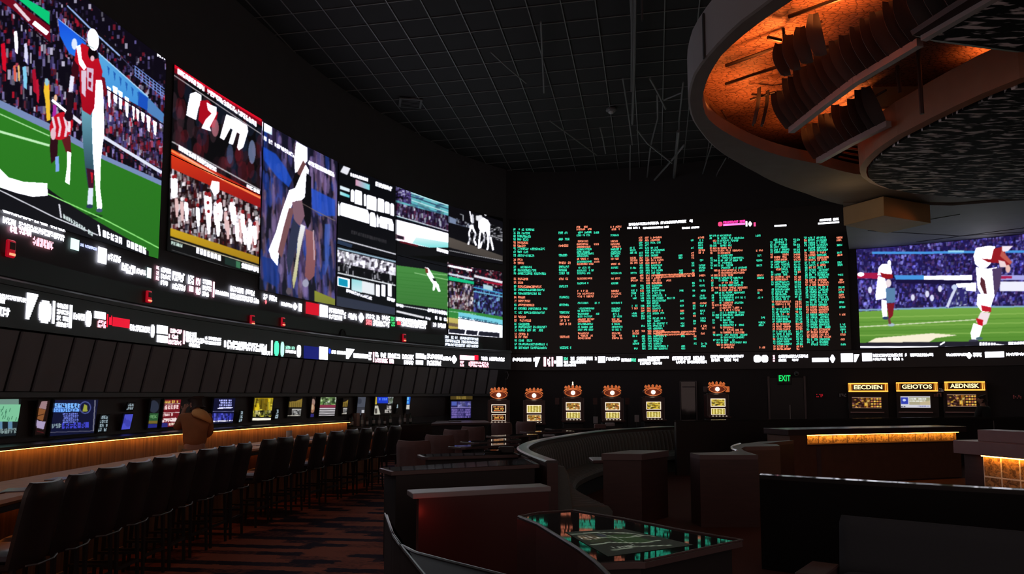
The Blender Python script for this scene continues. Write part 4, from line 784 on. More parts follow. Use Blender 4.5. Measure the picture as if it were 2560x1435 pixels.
TVS=[(-60,47,998,1092,(14,16,18),'green','pale green lettered screen behind the bar at the near end'),
(86,119,1003,1086,(26,13,12),'oval','oval brown and white sign between the green and blue bar screens'),
(124,241,1000,1086,(12,14,34),'blue','large blue lettered screen with a yellow badge on the bar wall'),
(243,271,1038,1079,(10,16,20),'sign','small white-on-black sign right beside the large blue bar screen'),
(301,330,1036,1073,(60,65,170),'tab','small plain blue panel on the bar wall'),
(313,336,1008,1025,(20,15,15),'sign','tiny white lettered sign above the plain blue panel'),
(368,398,999,1069,(14,15,20),'grn','dark grey and green sign beside the red bar screen'),
(402,450,999,1067,(90,20,28),'red','red lettered screen by the man in brown'),
(526,587,996,1058,(12,14,40),'blue2','dark blue screen with white lines on the far side of the man in brown'),
(594,609,1027,1055,(10,11,12),'sign','small black sign beside the dark blue screen'),
(628,682,995,1051,(30,26,10),'yel','bright yellow screen on the bar wall'),
(684,699,1023,1047,(10,10,10),'sign','small black sign beside the bright yellow screen'),
(716,756,994,1042,(14,11,11),'gold','dull gold and white picture on the bar wall'),
(773,789,993,1043,(24,14,12),'fig','narrow brown figure sign on the bar wall'),
(794,841,992,1041,(20,18,18),'race','green, crimson and white striped race board'),
(851,871,997,1037,(20,14,12),'gold','small gold and grey picture past the striped race board'),
(888,915,988,1038,(30,32,38),'gry','slate grey picture near the far end of the bar wall'),
(932,984,987,1036,(16,14,14),'duo','blue and yellow screen with white signs beneath it'),
(986,998,1010,1032,(14,12,12),'sign','small white lettered sign past the blue and yellow screen'),
(1011,1027,988,1035,(12,12,14),'cyan','narrow bright blue screen at the far end of the bar wall')]
for u0,u1,v0,v1,bg,kind,lab in TVS:
    paint(u0,u1,v0,v1,bg,kind); um=(u0+u1)/2
    z0=WL.hit(um,v1,.08)[1]; z1=WL.hit(um,v0,.12)[1]; z1=min(z1,1.70)
    put_screen('bar_sign' if kind in('sign','oval','fig','grn','tab','gry') else 'wall_screen',lab,'sign' if kind in('sign','oval','fig','grn','tab','gry') else 'screen',WL,WL.hit(u0+4,(v0+v1)/2,.09)[0],WL.hit(u1-4,(v0+v1)/2,.09)[0],z0,z1,cb,off=.085,off_top=.135,px=1.1,group='screens and signs on the bar wall',material=M_TV,rim=.02)
# ---------------------------------------------------------------- bar counter
BP=Path([(-3.1,2.2),(-3.2,3.6),(-3.27,5.0),(-3.38,6.2),(-3.43,7.5),(-3.42,8.8),(-3.34,10.2),(-3.13,11.6),(-2.82,13),(-2.38,14.4),(-1.95,15.5)])
bc=thing('bar_counter','long curved bar counter with amber top behind the row of stools','counter',(-4.2,9,0))
SE=BP.L-.1
MB().sweep(BP,.2,SE,[(-1.16,.93),(-.44,.93),(-.42,.955),(-.44,.98),(-1.16,.98)],70).build('counter_top',M_BARTOP,bc)
MB().sweep(BP,.2,SE-.1,[(-1.1,0),(-.78,0),(-.78,.93),(-1.1,.93)],70).build('front_panel',M_WOOD,bc)
MB().sweep(BP,.2,SE,[(-.445,.89),(-.415,.89),(-.415,.93),(-.445,.93)],70).build('edge_rail',M_LEG,bc)
MB().sweep(BP,.2,SE-.2,[(-.76,.91),(-.73,.91),(-.73,.925),(-.76,.925)],40).build('led_strip',mat('dim_warm_strip',(0.6,0.3,0.1),.5,emit=(255,140,50),es=2.2),bc)
# stools: local +Y faces the counter, backrest at the origin side
def make_stool():
    t=thing('bar_stool','bar stool','stool')
    mb=MB(); mb.pad(.46,.575,.075,M=T(0,.03,.585)@RX(.19),nx=14,nz=12,bow=-.05,rnd=.2,puff=.4)
    o=mb.build('backrest',M_VINYL,t,smooth=True,local=True)
    mb=MB(); mb.pad(.44,.42,.09,M=T(0,.46,.665)@RX(PI/2)@T(0,0,0),nx=10,nz=8,rnd=.1,top_only=False); mb.build('seat',mat('slate_vinyl',(0.05,0.055,0.075),.4),t,smooth=True,local=True)
    MB().rbox((0,.245,.60),(.42,.40,.05),.03).build('seat_frame',M_LEG,t,local=True)
    for sx in (-1,1):
        for y,sl in ((.06,-.02),(.42,.02)):
            MB().tube([(sx*.185,y,.59),(sx*.20,y+sl,.0)],[.022,.017],n=6).build('leg',M_LEG,t,local=True,smooth=True)
    for y in (.04,.44): MB().bar((-.192,y,.24),(.192,y,.24),.022,.03).build('stretcher',M_METAL if y>.2 else M_LEG,t,local=True)
    for sx in (-1,1): MB().bar((sx*.192,.05,.30),(sx*.192,.43,.30),.02,.025).build('stretcher',M_LEG,t,local=True)
    MB().tube([(-.2,-.03,.615),(-.1,-.055,.605),(.1,-.055,.605),(.2,-.03,.615)],.007,n=5).build('back_piping',mat('grey_piping',(0.085,0.083,0.085),.4),t,local=True)
    return t
ST=[110,186,258,320,382,440,505,556,605,668,708,752,796,838,876,912,950,985]
proto=None; SPOS=[]
for i,u in enumerate(ST):
    sd,_=BP.hit(u,1100)
    if SPOS and sd-SPOS[-1]<.52: sd=SPOS[-1]+.52
    if sd>BP.L-.15: break
    SPOS.append(sd)
for i,sd in enumerate(SPOS):
    x,y=BP.at(sd,0); tx,ty=BP.tan(sd); rz=math.atan2(ty,tx)+R.uniform(-.07,.07)
    lab='high-backed black bar stool, %s from the near end of the bar counter'%ORD[i]
    if proto is None: proto=make_stool(); o=proto; o.location=(x,y,0); o.rotation_euler=(0,0,rz); o['label']=lab; o['group']='bar stools along the counter'
    else: dup(proto,(x,y,0),rz,lab,'bar stools along the counter')
# menus and glasses on the counter
M_MENU=[mat('maroon_menu',(0.12,0.035,0.03),.35),mat('pale_menu',(0.42,0.22,0.16),.45),mat('grey_menu',(0.16,0.15,0.18),.3)]
mn=0
for i,sd in enumerate(SPOS[:17]):
    for k in range(2):
        if (i+k)%4==3: continue
        d=sd-.15+.27*k; x,y=BP.at(d,-.64-.10*k); tx,ty=BP.tan(d); mn+=1
        o=MB().rbox((float(x),float(y),.985),(.25,.17,.010),.01,rz=math.atan2(ty,tx)+R.uniform(-.4,.4)).build('menu',M_MENU[(i+k*2)%3])
        tag(o,'%s menu on the bar counter before the %s stool from the near end%s'%(['maroon','pale','grey'][(i+k*2)%3],ORD[i],', farther one' if k else ''),'menu','menus on the bar counter')
def glass(u,off,h,r,m,name,lab,cat,zb=.98,prof=None):
    sd,_=BP.hit(u,1085,off); x,y=BP.at(sd,off); P=prof or [(r*.8,0),(r,.01),(r*1.05,h),(r*.95,h),(r*.85,.02)]
    o=MB().lathe(P,(float(x),float(y),zb),n=12).build(name,m,smooth=True); return tag(o,lab,cat,'glassware on the bar counter')
M_CUP=mat('pale_ceramic',(0.45,0.45,0.42),.4); M_BOT=[mat('brown_bottle',(0.06,0.025,0.012),.1),mat('green_bottle',(0.02,0.04,0.02),.1),mat('clear_bottle',(0.2,0.2,0.2),.1)]
glass(723,-.95,.16,.05,M_CUP,'cup','pale grey cup standing on the bar counter between stools','cup')
def bottle(x,y,z,h,m,lab):
    r=.036; P=[(r*.9,0),(r,.01),(r,h*.6),(r*.4,h*.78),(r*.36,h*.98),(r*.42,h),(r*.1,h)]
    t=thing('bottle',lab,'bottle',(x,y,z),group='bottles at the far end of the bar'); MB().lathe(P,n=10).build('glass_body',m,t,local=True,smooth=True)
    MB().lathe([(r*1.02,h*.2),(r*1.02,h*.5)],n=10).build('paper_label',M_CUP,t,local=True); return t
for k,u in enumerate((868,880,905,918,934,948,962,976,1000,1012,1026)):
    sd,zz_=WL.hit(u,1060,.3); x,y=WL.at(max(sd,S1+.25),.3); h=(.26,.3,.34,.24,.3,.28,.22,.32,.26,.34,.3)[k]
    bottle(float(x),float(y),.943,h,M_BOT[k%3],'%s bottle on the low back shelf, %s from the lit wood end'%(['brown','dark green','clear'][k%3],ORD[k]))
for k,u in enumerate((888,896,910)):
    sd,_=WL.hit(u,1060,.16); x,y=WL.at(max(sd,S1+.2+.14*k),.13); tx,ty=WL.tan(sd)
    o=MB().rbox((float(x),float(y),.943+.17),(.12,.05,.34),.005,rz=math.atan2(ty,tx)).build('menu_holder',M_MENU[k%2]); tag(o,'upright %s menu holder on the low back shelf behind the bottles, %s of three'%(['maroon','pale','maroon'][k],ORD[k]),'menu holder','menu holders on the back shelf')
# ---------------------------------------------------------------- people
def skin(name,J,E,m,parent=None,sub=2,root=0,rz=0.0,loc=(0,0,0)):
    me=bpy.data.meshes.new(name); me.from_pydata([j[0] for j in J],E,[]); o=bpy.data.objects.new(name,me); COL.objects.link(o)
    md=o.modifiers.new('skin','SKIN'); md.use_smooth_shade=True
    lay=me.skin_vertices[0].data if me.skin_vertices else None
    if lay is None:
        bm_=__import__('bmesh').new(); bm_.from_mesh(me); bm_.verts.layers.skin.verify(); bm_.to_mesh(me); bm_.free(); lay=me.skin_vertices[0].data
    for i,j in enumerate(J): lay[i].radius=(j[1],j[2] if len(j)>2 else j[1]); lay[i].use_root=(i==root)
    sb=o.modifiers.new('sub','SUBSURF'); sb.levels=sub; sb.render_levels=sub
    dg=bpy.context.evaluated_depsgraph_get(); ev=o.evaluated_get(dg); nm=bpy.data.meshes.new_from_object(ev); bpy.data.objects.remove(o)
    nm.materials.clear(); nm.materials.append(m); nm.polygons.foreach_set('use_smooth',[True]*len(nm.polygons))
    o=bpy.data.objects.new(name,nm); COL.objects.link(o); o.parent=parent; return o
M_SKIN=mat('skin',(0.42,0.22,0.16),.6); M_HAIR=mat('dark_hair',(0.035,0.02,0.015),.8,noise=.4,nscale=60); M_HOOD=mat('brown_hoodie',(0.34,0.13,0.05),.9,noise=.18,nscale=9,bump=.3); M_HOODLIT=mat('orange_lit_hood',(0.75,0.36,0.12),.85); M_JEAN=mat('khaki_trousers',(0.30,0.2,0.12),.9); M_DKCL=mat('black_clothing',(0.02,0.02,0.022),.85)
def person(label,loc,rz,top_m,leg_m,pose,group=None,hood=True):
    t=thing('person',label,'person',loc,rz)
    sL,eL,hL=[Vector(q) for q in pose['L']]; sR,eR,hR=[Vector(q) for q in pose['R']]; hd=Vector(pose['head']); fw=Vector(pose['face']).normalized(); nk=Vector((0,0,1.47))
    J=[];E=[]
    def v(p,r,r2=None,par=None):
        J.append((tuple(p),r,r2 or r)); 
        if par is not None: E.append((par,len(J)-1))
        return len(J)-1
    pel=v((0,0,.93),.135,.115); wa=v((0,0,1.10),.13,.105,pel); ch=v((0,.01,1.30),.15,.115,wa); ne=v((0,.0,1.45),.06,.06,ch); n2=v(nk+(hd-nk)*.35,.052,.052,ne)
    h1=v(hd+Vector((0,0,-.03)),.082,.09,n2); h2=v(hd+Vector((0,0,.05)),.082,.092,h1); v(hd+Vector((0,0,.105)),.05,.055,h2)
    v(hd+fw*.105+Vector((0,0,-.02)),.014,.016,h1)
    sd=fw.cross(Vector((0,0,1))).normalized()
    for sgn in (-1,1): v(hd+sd*sgn*.088+Vector((0,0,0)),.012,.022,h2)
    for s_,e_,h_,sg in ((sL,eL,hL,-1),(sR,eR,hR,1)):
        a=v(s_,.062,.062,ch); b=v(e_,.044,.044,a); w_=v(e_+(h_-e_)*.85,.028,.032,b); pm=v(h_,.036,.022,w_)
        d=(h_-e_).normalized(); sx=d.cross(Vector((0,1,0)));
        if sx.length<.2: sx=Vector((1,0,0))
        sx.normalize(); cu=sx.cross(d).normalized()
        for k,l in enumerate((.072,.082,.076,.062)):
            q=h_+sx*(-.027+.018*k)+d*.03; f1=v(q+d*l*.5,.009,.009,pm); v(q+d*l*.9+cu*.02,.008,.008,f1)
        f1=v(h_+sx*-.045*sg+d*.01,.010,.010,pm); v(h_+sx*-.06*sg+d*.045,.009,.009,f1)
    for sx in (-1,1):
        hp=v((sx*.09,0,.86),.095,.095,pel); kn=v((sx*.10,.01,.48),.06,.06,hp); an=v((sx*.105,-.02,.09),.042,.042,kn); v((sx*.11,.12,.035),.035,.03,an)
    skin('body',J,E,M_SKIN,t)
    J=[];E=[]
    pel=v((0,0,.93),.19,.14); wa=v((0,0,1.10),.19,.135,pel); ch=v((0,.01,1.31),.18,.13,wa); ne=v((0,0,1.44),.085,.08,ch)
    for s_,e_,h_ in ((sL,eL,hL),(sR,eR,hR)): a=v(s_,.088,.085,ch); b=v(e_,.068,.068,a); v(e_+(h_-e_)*.8,.05,.05,b)
    skin('hoodie' if hood else 'jacket',J,E,top_m,t)
    J=[];E=[]
    pel=v((0,0,.92),.15,.125)
    for sx in (-1,1): hp=v((sx*.09,0,.84),.112,.11,pel); kn=v((sx*.10,.01,.48),.082,.08,hp); v((sx*.105,-.02,.1),.066,.07,kn)
    skin('trousers',J,E,leg_m,t)
    J=[];E=[]
    a=v(hd+Vector((0,0,.03))-fw*.03,.092,.092); b=v(hd+Vector((0,0,.085))-fw*.012,.088,.088,a); v(hd+Vector((0,0,.125)),.05,.05,b); v(hd-fw*.055+Vector((0,0,-.04)),.06,.06,a)
    skin('hair',J,E,M_HAIR,t,sub=2)
    if hood:
        mb=MB()
        for k in range(13):
            a=-1.3+2.6*k/12; 
            for j in range(6):
                b=j/5; r=.085+.09*math.sin(b*PI*.75); q_=.085+r*math.sin(a)*.85; mb.v.append((q_,-.05-r*math.cos(a)*.8*(.6+.4*b),1.53-.15*b-.45*(q_-.03)+.02*math.cos(a)))
        for k in range(12):
            for j in range(5): q=k*6+j; mb.f.append((q,q+1,q+7,q+6)); mb.mi.append(0)
        o=mb.build('hood',M_HOODLIT,t,smooth=True,local=True); sm=o.modifiers.new('solid','SOLIDIFY'); sm.thickness=.02; sm.offset=0  # hood painted brighter and more orange than the hoodie, as if lit
        MB().pad(.16,.14,.02,M=T(-.17,.0,.83)@RZ(.5),nx=4,nz=4).build('shirt_tail',mat('tan_shirt',(0.7,0.42,0.18),.9),t,local=True,smooth=True)
    for sx in (-1,1): MB().rbox((sx*.108,.05,.035),(.095,.26,.07),.04).build('shoe',M_LEG,t,local=True)
    return t
mp_=aty(491,1000,11.7)
person('man in a brown hooded sweatshirt standing with his back turned behind the bar counter',(mp_.x,11.7,0),.42,M_HOOD,M_JEAN,
  dict(L=[(-.19,0,1.40),(-.27,.10,1.22),(-.165,.08,1.52)],R=[(.19,0,1.40),(.215,.10,1.15),(.08,.30,1.06)],head=(-.01,.06,1.585),face=(-.5,.85,-.15)))
q=aty(2457,1000,20.1)
person('person with dark hair and black clothes standing by the third betting window',(q.x,20.1,0),.5,M_DKCL,M_DKCL,
  dict(L=[(-.19,0,1.40),(-.25,.06,1.14),(-.22,.2,.92)],R=[(.19,0,1.40),(.25,.06,1.14),(.22,.2,.92)],head=(0,.05,1.62),face=(-.8,.5,0)),hood=False)
# ---------------------------------------------------------------- viewing desks, divider and glass tables near the camera
ZT=.85; ZA=.95
def station(name,label,cat,poly,z,th,glassm=M_GLOSS,rimm=M_RIM,bodym=M_BLACK,bi=.06,gi=.035,group=None,body=True):
    cx_=sum(p[0] for p in poly)/len(poly); cy_=sum(p[1] for p in poly)/len(poly)
    t=thing(name,label,cat,(cx_,cy_,0),group=group)
    MB().prism(poly,z-th,z).build('top_frame',rimm,t,bevel=.006)
    MB().prism(inset(poly,gi),z,z+.004).build('glass_top',glassm,t)
    if body: MB().prism(inset(poly,bi),0,z-th).build('base',bodym,t)
    return t
pa=[atz(978,1179,ZA),atz(1349,1160.5,ZA)]; dv=(pa[1]-pa[0]); dv=Vector((-dv.y,dv.x,0)).normalized()
polyA=[tuple(pa[0][:2]),tuple(pa[1][:2]),tuple(atz(1322,1147,ZA)[:2]),tuple((pa[0]+dv*.42)[:2])]
tA=station('viewing_desk','wide black glass-topped viewing desk behind the grey-capped half wall','desk',polyA,ZA,.045)
# side rail that runs back from the desk to the next table
r0=atz(1325,1148,ZA); r1=atz(1309,1139,ZA); rt=thing('side_partition','low partition with a thin rail running from the wide viewing desk to the next table','partition',(r0.x,r0.y,0))
MB().bar((r0.x,r0.y+.05,ZA/2),(r1.x-.01,r1.y-.03,ZA/2),.04,ZA-.03).build('panel',M_DKWOOD,rt); MB().bar((r0.x,r0.y+.05,ZA-.005),(r1.x-.01,r1.y-.03,ZA-.005),.055,.022).build('rail',M_RIM,rt)
# half wall with grey cap
polyP=pxp([(1032,1234),(1378,1216),(1352,1208),(1017,1224)],ZT)
hp=thing('half_wall','low half wall with a grey cap and dark red front panel, nearest the aisle','half wall',(polyP[0][0],polyP[0][1],0))
MB().prism(polyP,ZT-.05,ZT).build('cap',M_CAP,hp,bevel=.008)
pi_=pxp([(1046,1234),(1372,1217),(1350,1209),(1040,1225)],ZT); pi_=[(x,y+.035) for x,y in pi_]; MB().prism(pi_,0,ZT-.05).build('front_panel',mat('dark_red_panel',(0.065,0.014,0.013),.35),hp)
# table rows by the curved booth
def table_row(L,Rr,label,ped=2):
    ZT=ZA if ped==3 else .86
    a=atz(*L,ZT); b=atz(*Rr,ZT); d=(b-a); n=Vector((-d.y,d.x,0)).normalized(); l=d.length; u=d.normalized(); dp=.48
    q=[a+u*.06,b-u*.06,b+n*.06,b+n*(dp-.06),b-u*.06+n*dp,a+u*.06+n*dp,a+n*(dp-.06),a+n*.06]; poly=[tuple(p[:2]) for p in q]
    c=(a+b)/2+n*dp/2; t=thing('glass_top_table',label,'table',(c.x,c.y,0),group='tables along the curved booth')
    MB().prism(poly,ZT-.04,ZT).build('top_frame',M_RIM,t,bevel=.005); MB().prism(inset(poly,.04),ZT,ZT+.004).build('glass_top',M_GLOSS,t)
    for k in (.22,.78): MB().prism([tuple((a+u*l*k+n*(dp*.25)+u*s1*.03+n*s2*dp*.5)[:2]) for s1,s2 in ((-1,0),(1,0),(1,1),(-1,1))],0,ZT-.04).build('support_panel',M_BLACK,t)
    if ped==3: MB().prism([tuple((a+u*.05+n*.06)[:2]),tuple((b-u*.05+n*.06)[:2]),tuple((b-u*.05+n*.1)[:2]),tuple((a+u*.05+n*.1)[:2])],.05,ZT-.04).build('front_panel',M_BLACK,t)
    return a,b,n,u
TBL=[((1058,1143),(1306,1136.5)),((1157,1119),(1306,1110)),((1192,1107),(1308,1098)),((1250,1092),(1350,1086)),((1318,1081),(1440,1078)),((1382,1073),(1500,1070))]
for i,(L,Rr) in enumerate(TBL): table_row(L,Rr,'black glass-topped table beside the curved booth, %s from the near desk'%ORD[i],3 if i==0 else 2)
def make_chair():
    t=thing('lounge_chair','chair','chair')
    MB().pad(.56,.62,.13,M=T(0,0,.40)@RX(.10),nx=16,nz=9,bow=-.10,rnd=.10,ch=4,chd=.012,puff=.45).build('backrest',M_BROWNF,t,smooth=True,local=True)
    MB().pad(.52,.50,.15,M=T(0,.55,.42)@RX(PI/2),nx=10,nz=8,rnd=.12,top_only=False).build('seat',M_BROWNF,t,smooth=True,local=True)
    for sx in (-1,1): MB().rbox((sx*.27,.22,.52),(.07,.40,.24),.03).build('armrest',M_BROWNF,t,local=True)
    MB().rbox((0,.28,.32),(.5,.48,.06),.04).build('seat_frame',M_LEG,t,local=True)
    for sx in (-1,1):
        for y in (.06,.48): MB().tube([(sx*.21,y,.30),(sx*.22,y,0)],[.025,.016],n=6).build('leg',M_LEG,t,local=True)
    return t
CH=[((1040,1113),.72),((1104,1097),.72),((1144,1082),.7),((1187,1074),.7),((1258,1063),.55),((1318,1057),.5)]
cp0=None
for i,((u,v),a) in enumerate(CH):
    p=atz(u,v,.97); k_=min(p.y+.33,20.6)/p.y; p=Vector((p.x*k_-.05,p.y*k_,0)); rz=-(.12+.06*(i%3)); lab='low brown channel-backed chair, %s from the near end of the table row'%ORD[i]
    if cp0 is None: cp0=make_chair(); o=cp0; o.location=(p.x,p.y,0); o.rotation_euler=(0,0,rz); o['label']=lab; o['group']='chairs along the table row'
    else: dup(cp0,(p.x,p.y,0),rz,lab,'chairs along the table row')
# curved booth
BO=Path([tuple(atz(u,v,1.0)[:2]) for u,v in ((1380,1151),(1338,1136),(1309,1122),(1311,1112),(1340,1101),(1400,1090),(1500,1076),(1600,1069),(1682,1065))])
bo=thing('curved_booth','long curved booth with dark wood back and green channel-tufted upholstery','booth seat',(*[float(q) for q in BO.at(BO.L/2,.4)],0))
MB().sweep(BO,0,BO.L,[(-.06,0),(.07,0),(.07,.97),(-.06,.97)],80).build('back_wall',M_DKWOOD,bo)
MB().sweep(BO,0,BO.L,[(-.085,.97),(.09,.97),(.09,.985),(.06,1.0),(-.06,1.0),(-.085,.985)],80).build('top_rail',mat('dull_black_rail',(0.03,0.027,0.027),.3),bo)
def channels(path,s0,s1,f,cw,m,name,par,per=6):
    mb=MB(); n=int((s1-s0)/cw)*per; k=None
    for i in range(n+1):
        d=s0+(s1-s0)*i/n; q=(i%per)/per; b=math.sqrt(max(0,1-(2*q-1)**2)) if i%per else 0
        pr=f(b); k=len(pr)
        for o_,z in pr: x,y=path.at(d,o_); mb.v.append((float(x),float(y),z))
    for i in range(n):
        for j in range(k): jj=(j+1)%k; mb.f.append((i*k+j,i*k+jj,(i+1)*k+jj,(i+1)*k+j)); mb.mi.append(0)
    mb.f.append(tuple(range(k))[::-1]); mb.f.append(tuple(n*k+j for j in range(k))); mb.mi+=[0,0]
    return mb.build(name,m,par,smooth=True)
channels(BO,.08,BO.L-.05,lambda b:[(.09,.40),(.26+.035*b,.42),(.235+.035*b,.62),(.20+.035*b,.82),(.16+.02*b,.905+.012*b),(.09,.91+.01*b)],.155,M_GREENF,'tufted_back',bo)
channels(BO,.12,BO.L-.1,lambda b:[(.24,.26),(.70,.26),(.76,.30),(.77,.38),(.73,.425+.012*b),(.60,.44+.016*b),(.24,.44+.016*b)],.16,M_GREENF,'tufted_seat',bo)
MB().sweep(BO,.12,BO.L-.1,[(.1,0),(.62,0),(.62,.26),(.1,.26)],60).build('seat_base',M_BLACK,bo)
e0=BO.at(.0,-.06); e1=BO.at(0,.07)
# end of the booth row
bt=atz(1487,1156,.80); t=thing('booth_table','small booth table with dark edge in front of the green seat','table',(bt.x+.35,bt.y+.3,0))
MB().rbox((bt.x+.38,bt.y+.62,.775),(.75,.6,.05),.03).build('top',M_RIM,t); MB().tube([(bt.x+.38,bt.y+.62,.03),(bt.x+.38,bt.y+.62,.75)],.04).build('post',M_LEG,t); MB().lathe([(.24,0),(.24,.015),(.06,.03)],(bt.x+.38,bt.y+.62,0),n=20).build('base',M_LEG,t)
# small things on tables and rails
def small(name,u,v,z,d,m,label,cat,rz=0,tilt=0):
    p=atz(u,v,z); o=MB().rbox((p.x,p.y,z+d[2]/2+.004),d,min(d[0],d[1])*.2,rz=rz,M=RX(tilt)).build(name,m); return tag(o,label,cat)
small('napkin_holder',1266,1133,ZA,(.22,.14,.09),M_BLACK,'dark napkin holder on the first table beside the curved booth rail','napkin holder')
small('menu_stand',1232,1135,ZA,(.24,.10,.05),M_GLOSS,'low black tray on the first table beside the napkin holder','tray')
small('remote_tray',1372,1092,ZT,(.26,.12,.04),M_CAP,'pale flat tray on a far table behind the booth rail','tray')
small('napkin_holder',1500,1072,1.0,(.26,.16,.10),M_BROWNF,'brown bundle lying on the far table edge behind the booth','bundle')
small('receipt_box',1525,1066,1.02,(.22,.14,.08),M_CAP,'pale box on the far table behind the curved booth','box')
# near wedge desk whose rail leaves the picture at the bottom
Lp=pxp([(962,1284),(978,1328),(1010,1374),(1060,1436),(1110,1500)],.80); Rp=pxp([(967,1288),(984,1340),(1000,1361),(1040,1381),(1120,1402),(1240,1432),(1400,1475)],.80)
wp=Lp+Rp[::-1]; wt=thing('curved_desk','black curved desk with thin steel rails, lowest at the bottom edge beside the aisle','desk',(wp[3][0],wp[3][1],0))
MB().prism(wp,.765,.795).build('glass_top',mat('satin_black_top',(0.008,0.008,0.008),.55,spec=.2),wt); rimtube(Lp,.798,.010,'rail',MATS['dull_black_rail'],wt); rimtube(Rp,.798,.010,'rail',M_METAL,wt); MB().prism(wp,0,.765).build('base_panel',M_BLACK,wt)
# reflecting display table
ep=pxp([(1297,1293),(1345,1283),(1432,1277),(1560,1298),(1700,1326),(1856,1352),(1613,1404),(1585,1404),(1500,1408),(1450,1377),(1400,1346),(1345,1312)],.78)
et=thing('display_table','curved black glass table reflecting the odds board, nearest the camera','table',(.8,5.2,0))
MB().prism(ep,.74,.775).build('top_frame',M_RIM,et); MB().prism(inset(ep,.03),.775,.781).build('glass_top',mat('black_mirror_glass',(0.004,0.004,0.0045),.03,spec=1.0),et); MB().prism(inset(ep,.07),0,.74).build('base_panel',M_BLACK,et)
ci=Canvas(0,0,300,120); ci.poly([(0,0),(300,0),(300,120),(0,120)],(16,22,14)); ci.poly([(120,30),(240,34),(230,84),(110,76)],(34,58,26)); ci.poly([(30,24),(110,20),(104,60),(24,60)],(38,46,24))
for P_l in ([(5,14),(140,12),(250,26),(292,60)],[(60,44),(120,40),(200,52),(250,44)],[(10,70),(90,66),(190,84),(260,80)],[(130,10),(150,40),(140,90)],[(40,100),(140,96),(240,108)],[(200,20),(260,34),(270,48),(230,50)]): ci.line(P_l,3,(150,160,140))
ci.crowd([(20,22),(96,20),(90,44),(16,46)],[(210,205,180),(150,120,80),(70,60,40),(230,225,210)],90,6,3,(60,52,36)); ci.ell(120,30,16,9,(48,52,62)); ci.text(60,86,130,88,7,(160,165,150),.7)
qd=[atz(u,v,.7835) for u,v in ((1424,1332),(1470,1391),(1640,1388),(1760,1352))]; qd=[atz(1412,1330,.7835),atz(1520,1391,.7835),atz(1735,1362,.7835),atz(1560,1322,.7835)]
mb=MB(); nx,nz=90,40; mb.c=[]
for j in range(nz+1):
    for i in range(nx+1):
        a_,b_=i/nx,j/nz; p=(qd[0]*(1-b_)+qd[1]*b_)*(1-a_)+(qd[3]*(1-b_)+qd[2]*b_)*a_; mb.v.append(tuple(p)); mb.c.append((*[float(x) for x in lin(ci.sample(np.array(a_*299.),np.array(b_*119.)))],1))
for j in range(nz):
    for i in range(nx): k=j*(nx+1)+i; mb.f.append((k,k+nx+1,k+nx+2,k+1)); mb.mi.append(0)
mb.build('playing_field_picture',led_mat('table_picture',.55,base=.02,rough=.5),et)
lr=pxp([(1297,1293),(1345,1312),(1400,1346),(1450,1377),(1490,1408),(1520,1437),(1560,1490)],.78); rimtube(lr,.785,.012,'rail',MATS['dull_black_rail'],et)
rr_=pxp([(1297,1293),(1345,1283),(1432,1277),(1560,1298),(1700,1326),(1856,1352),(1613,1404)],.78); rimtube(rr_,.785,.008,'edge_trim',M_RIM,et)
sw=MB()
for a,b in zip(lr,lr[1:]): sw.bar((a[0],a[1],.385),(b[0],b[1],.385),.03,.77)
sw.build('curved_side',M_DKWOOD,et)
# ---------------------------------------------------------------- piers, dividers, sofa and the far bars
fp=pxp([(1503,1134),(1604,1135),(1672,1126),(1575,1125)],.95); t=thing('wood_pier','square dark wood pier with a plain flat top in front of the booth','pier',(fp[0][0],fp[0][1],0))
MB().prism(fp,.86,.95).build('cap',mat('plum_laminate',(0.11,0.07,0.07),.45),t,bevel=.006); MB().prism(inset(fp,.03),0,.86).build('shaft',M_DKWOOD,t)
sp_=pxp([(1725,1132),(1749,1137.5),(1895,1137.5),(1862,1127.6),(1853,1121),(1862,1116.5),(1950,1115),(1943,1110.5),(1906,1109),(1984,1100.5),(1900,1104),(1850,1110),(1830,1117),(1830,1122),(1842,1127),(1824,1129.5)],.95)
t=thing('curved_counter','dark S-shaped counter curling from a square end towards the lit stone bar','counter',(sp_[0][0],sp_[0][1],0))
MB().prism(sp_,.89,.95).build('counter_top',MATS['plum_laminate'],t); MB().prism(sp_,0,.89).build('base',M_DKWOOD,t); rimtube(pxp([(1850,1110),(1834,1115),(1828,1119.5),(1831,1124),(1843,1128)],.95),.955,.018,'chrome_edge',M_CHROME,t)
dp_=[tuple(atz(u,v,.94)[:2]) for u,v in ((1898,1187),(1960,1191),(2230,1207),(2560,1226),(2900,1246))]
bk=[(x+.06,y+.14) for x,y in dp_][::-1]; t=thing('long_divider','long glossy black divider with a gleaming top edge behind the charcoal sofa','divider',(dp_[0][0],dp_[0][1],0))
MB().prism(dp_+bk,0,.90).build('panel',mat('satin_black',(0.006,0.006,0.0065),.55,spec=.12),t); MB().prism(dp_+bk,.90,.94).build('top_edge',mat('glossy_edge',(0.03,0.03,0.03),.08,spec=1.0),t)
a=atz(2095,1288,.80); b=atz(2760,1348,.80); d=b-a; an=math.atan2(d.y,d.x); c=(a+b)/2; t=thing('sofa','charcoal sofa with a plain straight back and low side arm, below the long black divider','sofa',(c.x,c.y,0)); M=T(c.x,c.y,0)@RZ(an)
MB().pad(d.length,.46,.14,M=M@T(0,0,.34)@RX(-.12),nx=40,nz=8,rnd=.02,puff=.3).build('backrest',M_GREYF,t,smooth=True)
MB().pad(d.length-.05,.62,.16,M=M@T(0,-.02,.33)@RX(PI/2),nx=30,nz=8,rnd=.02,top_only=False).build('seat',M_GREYF,t,smooth=True)
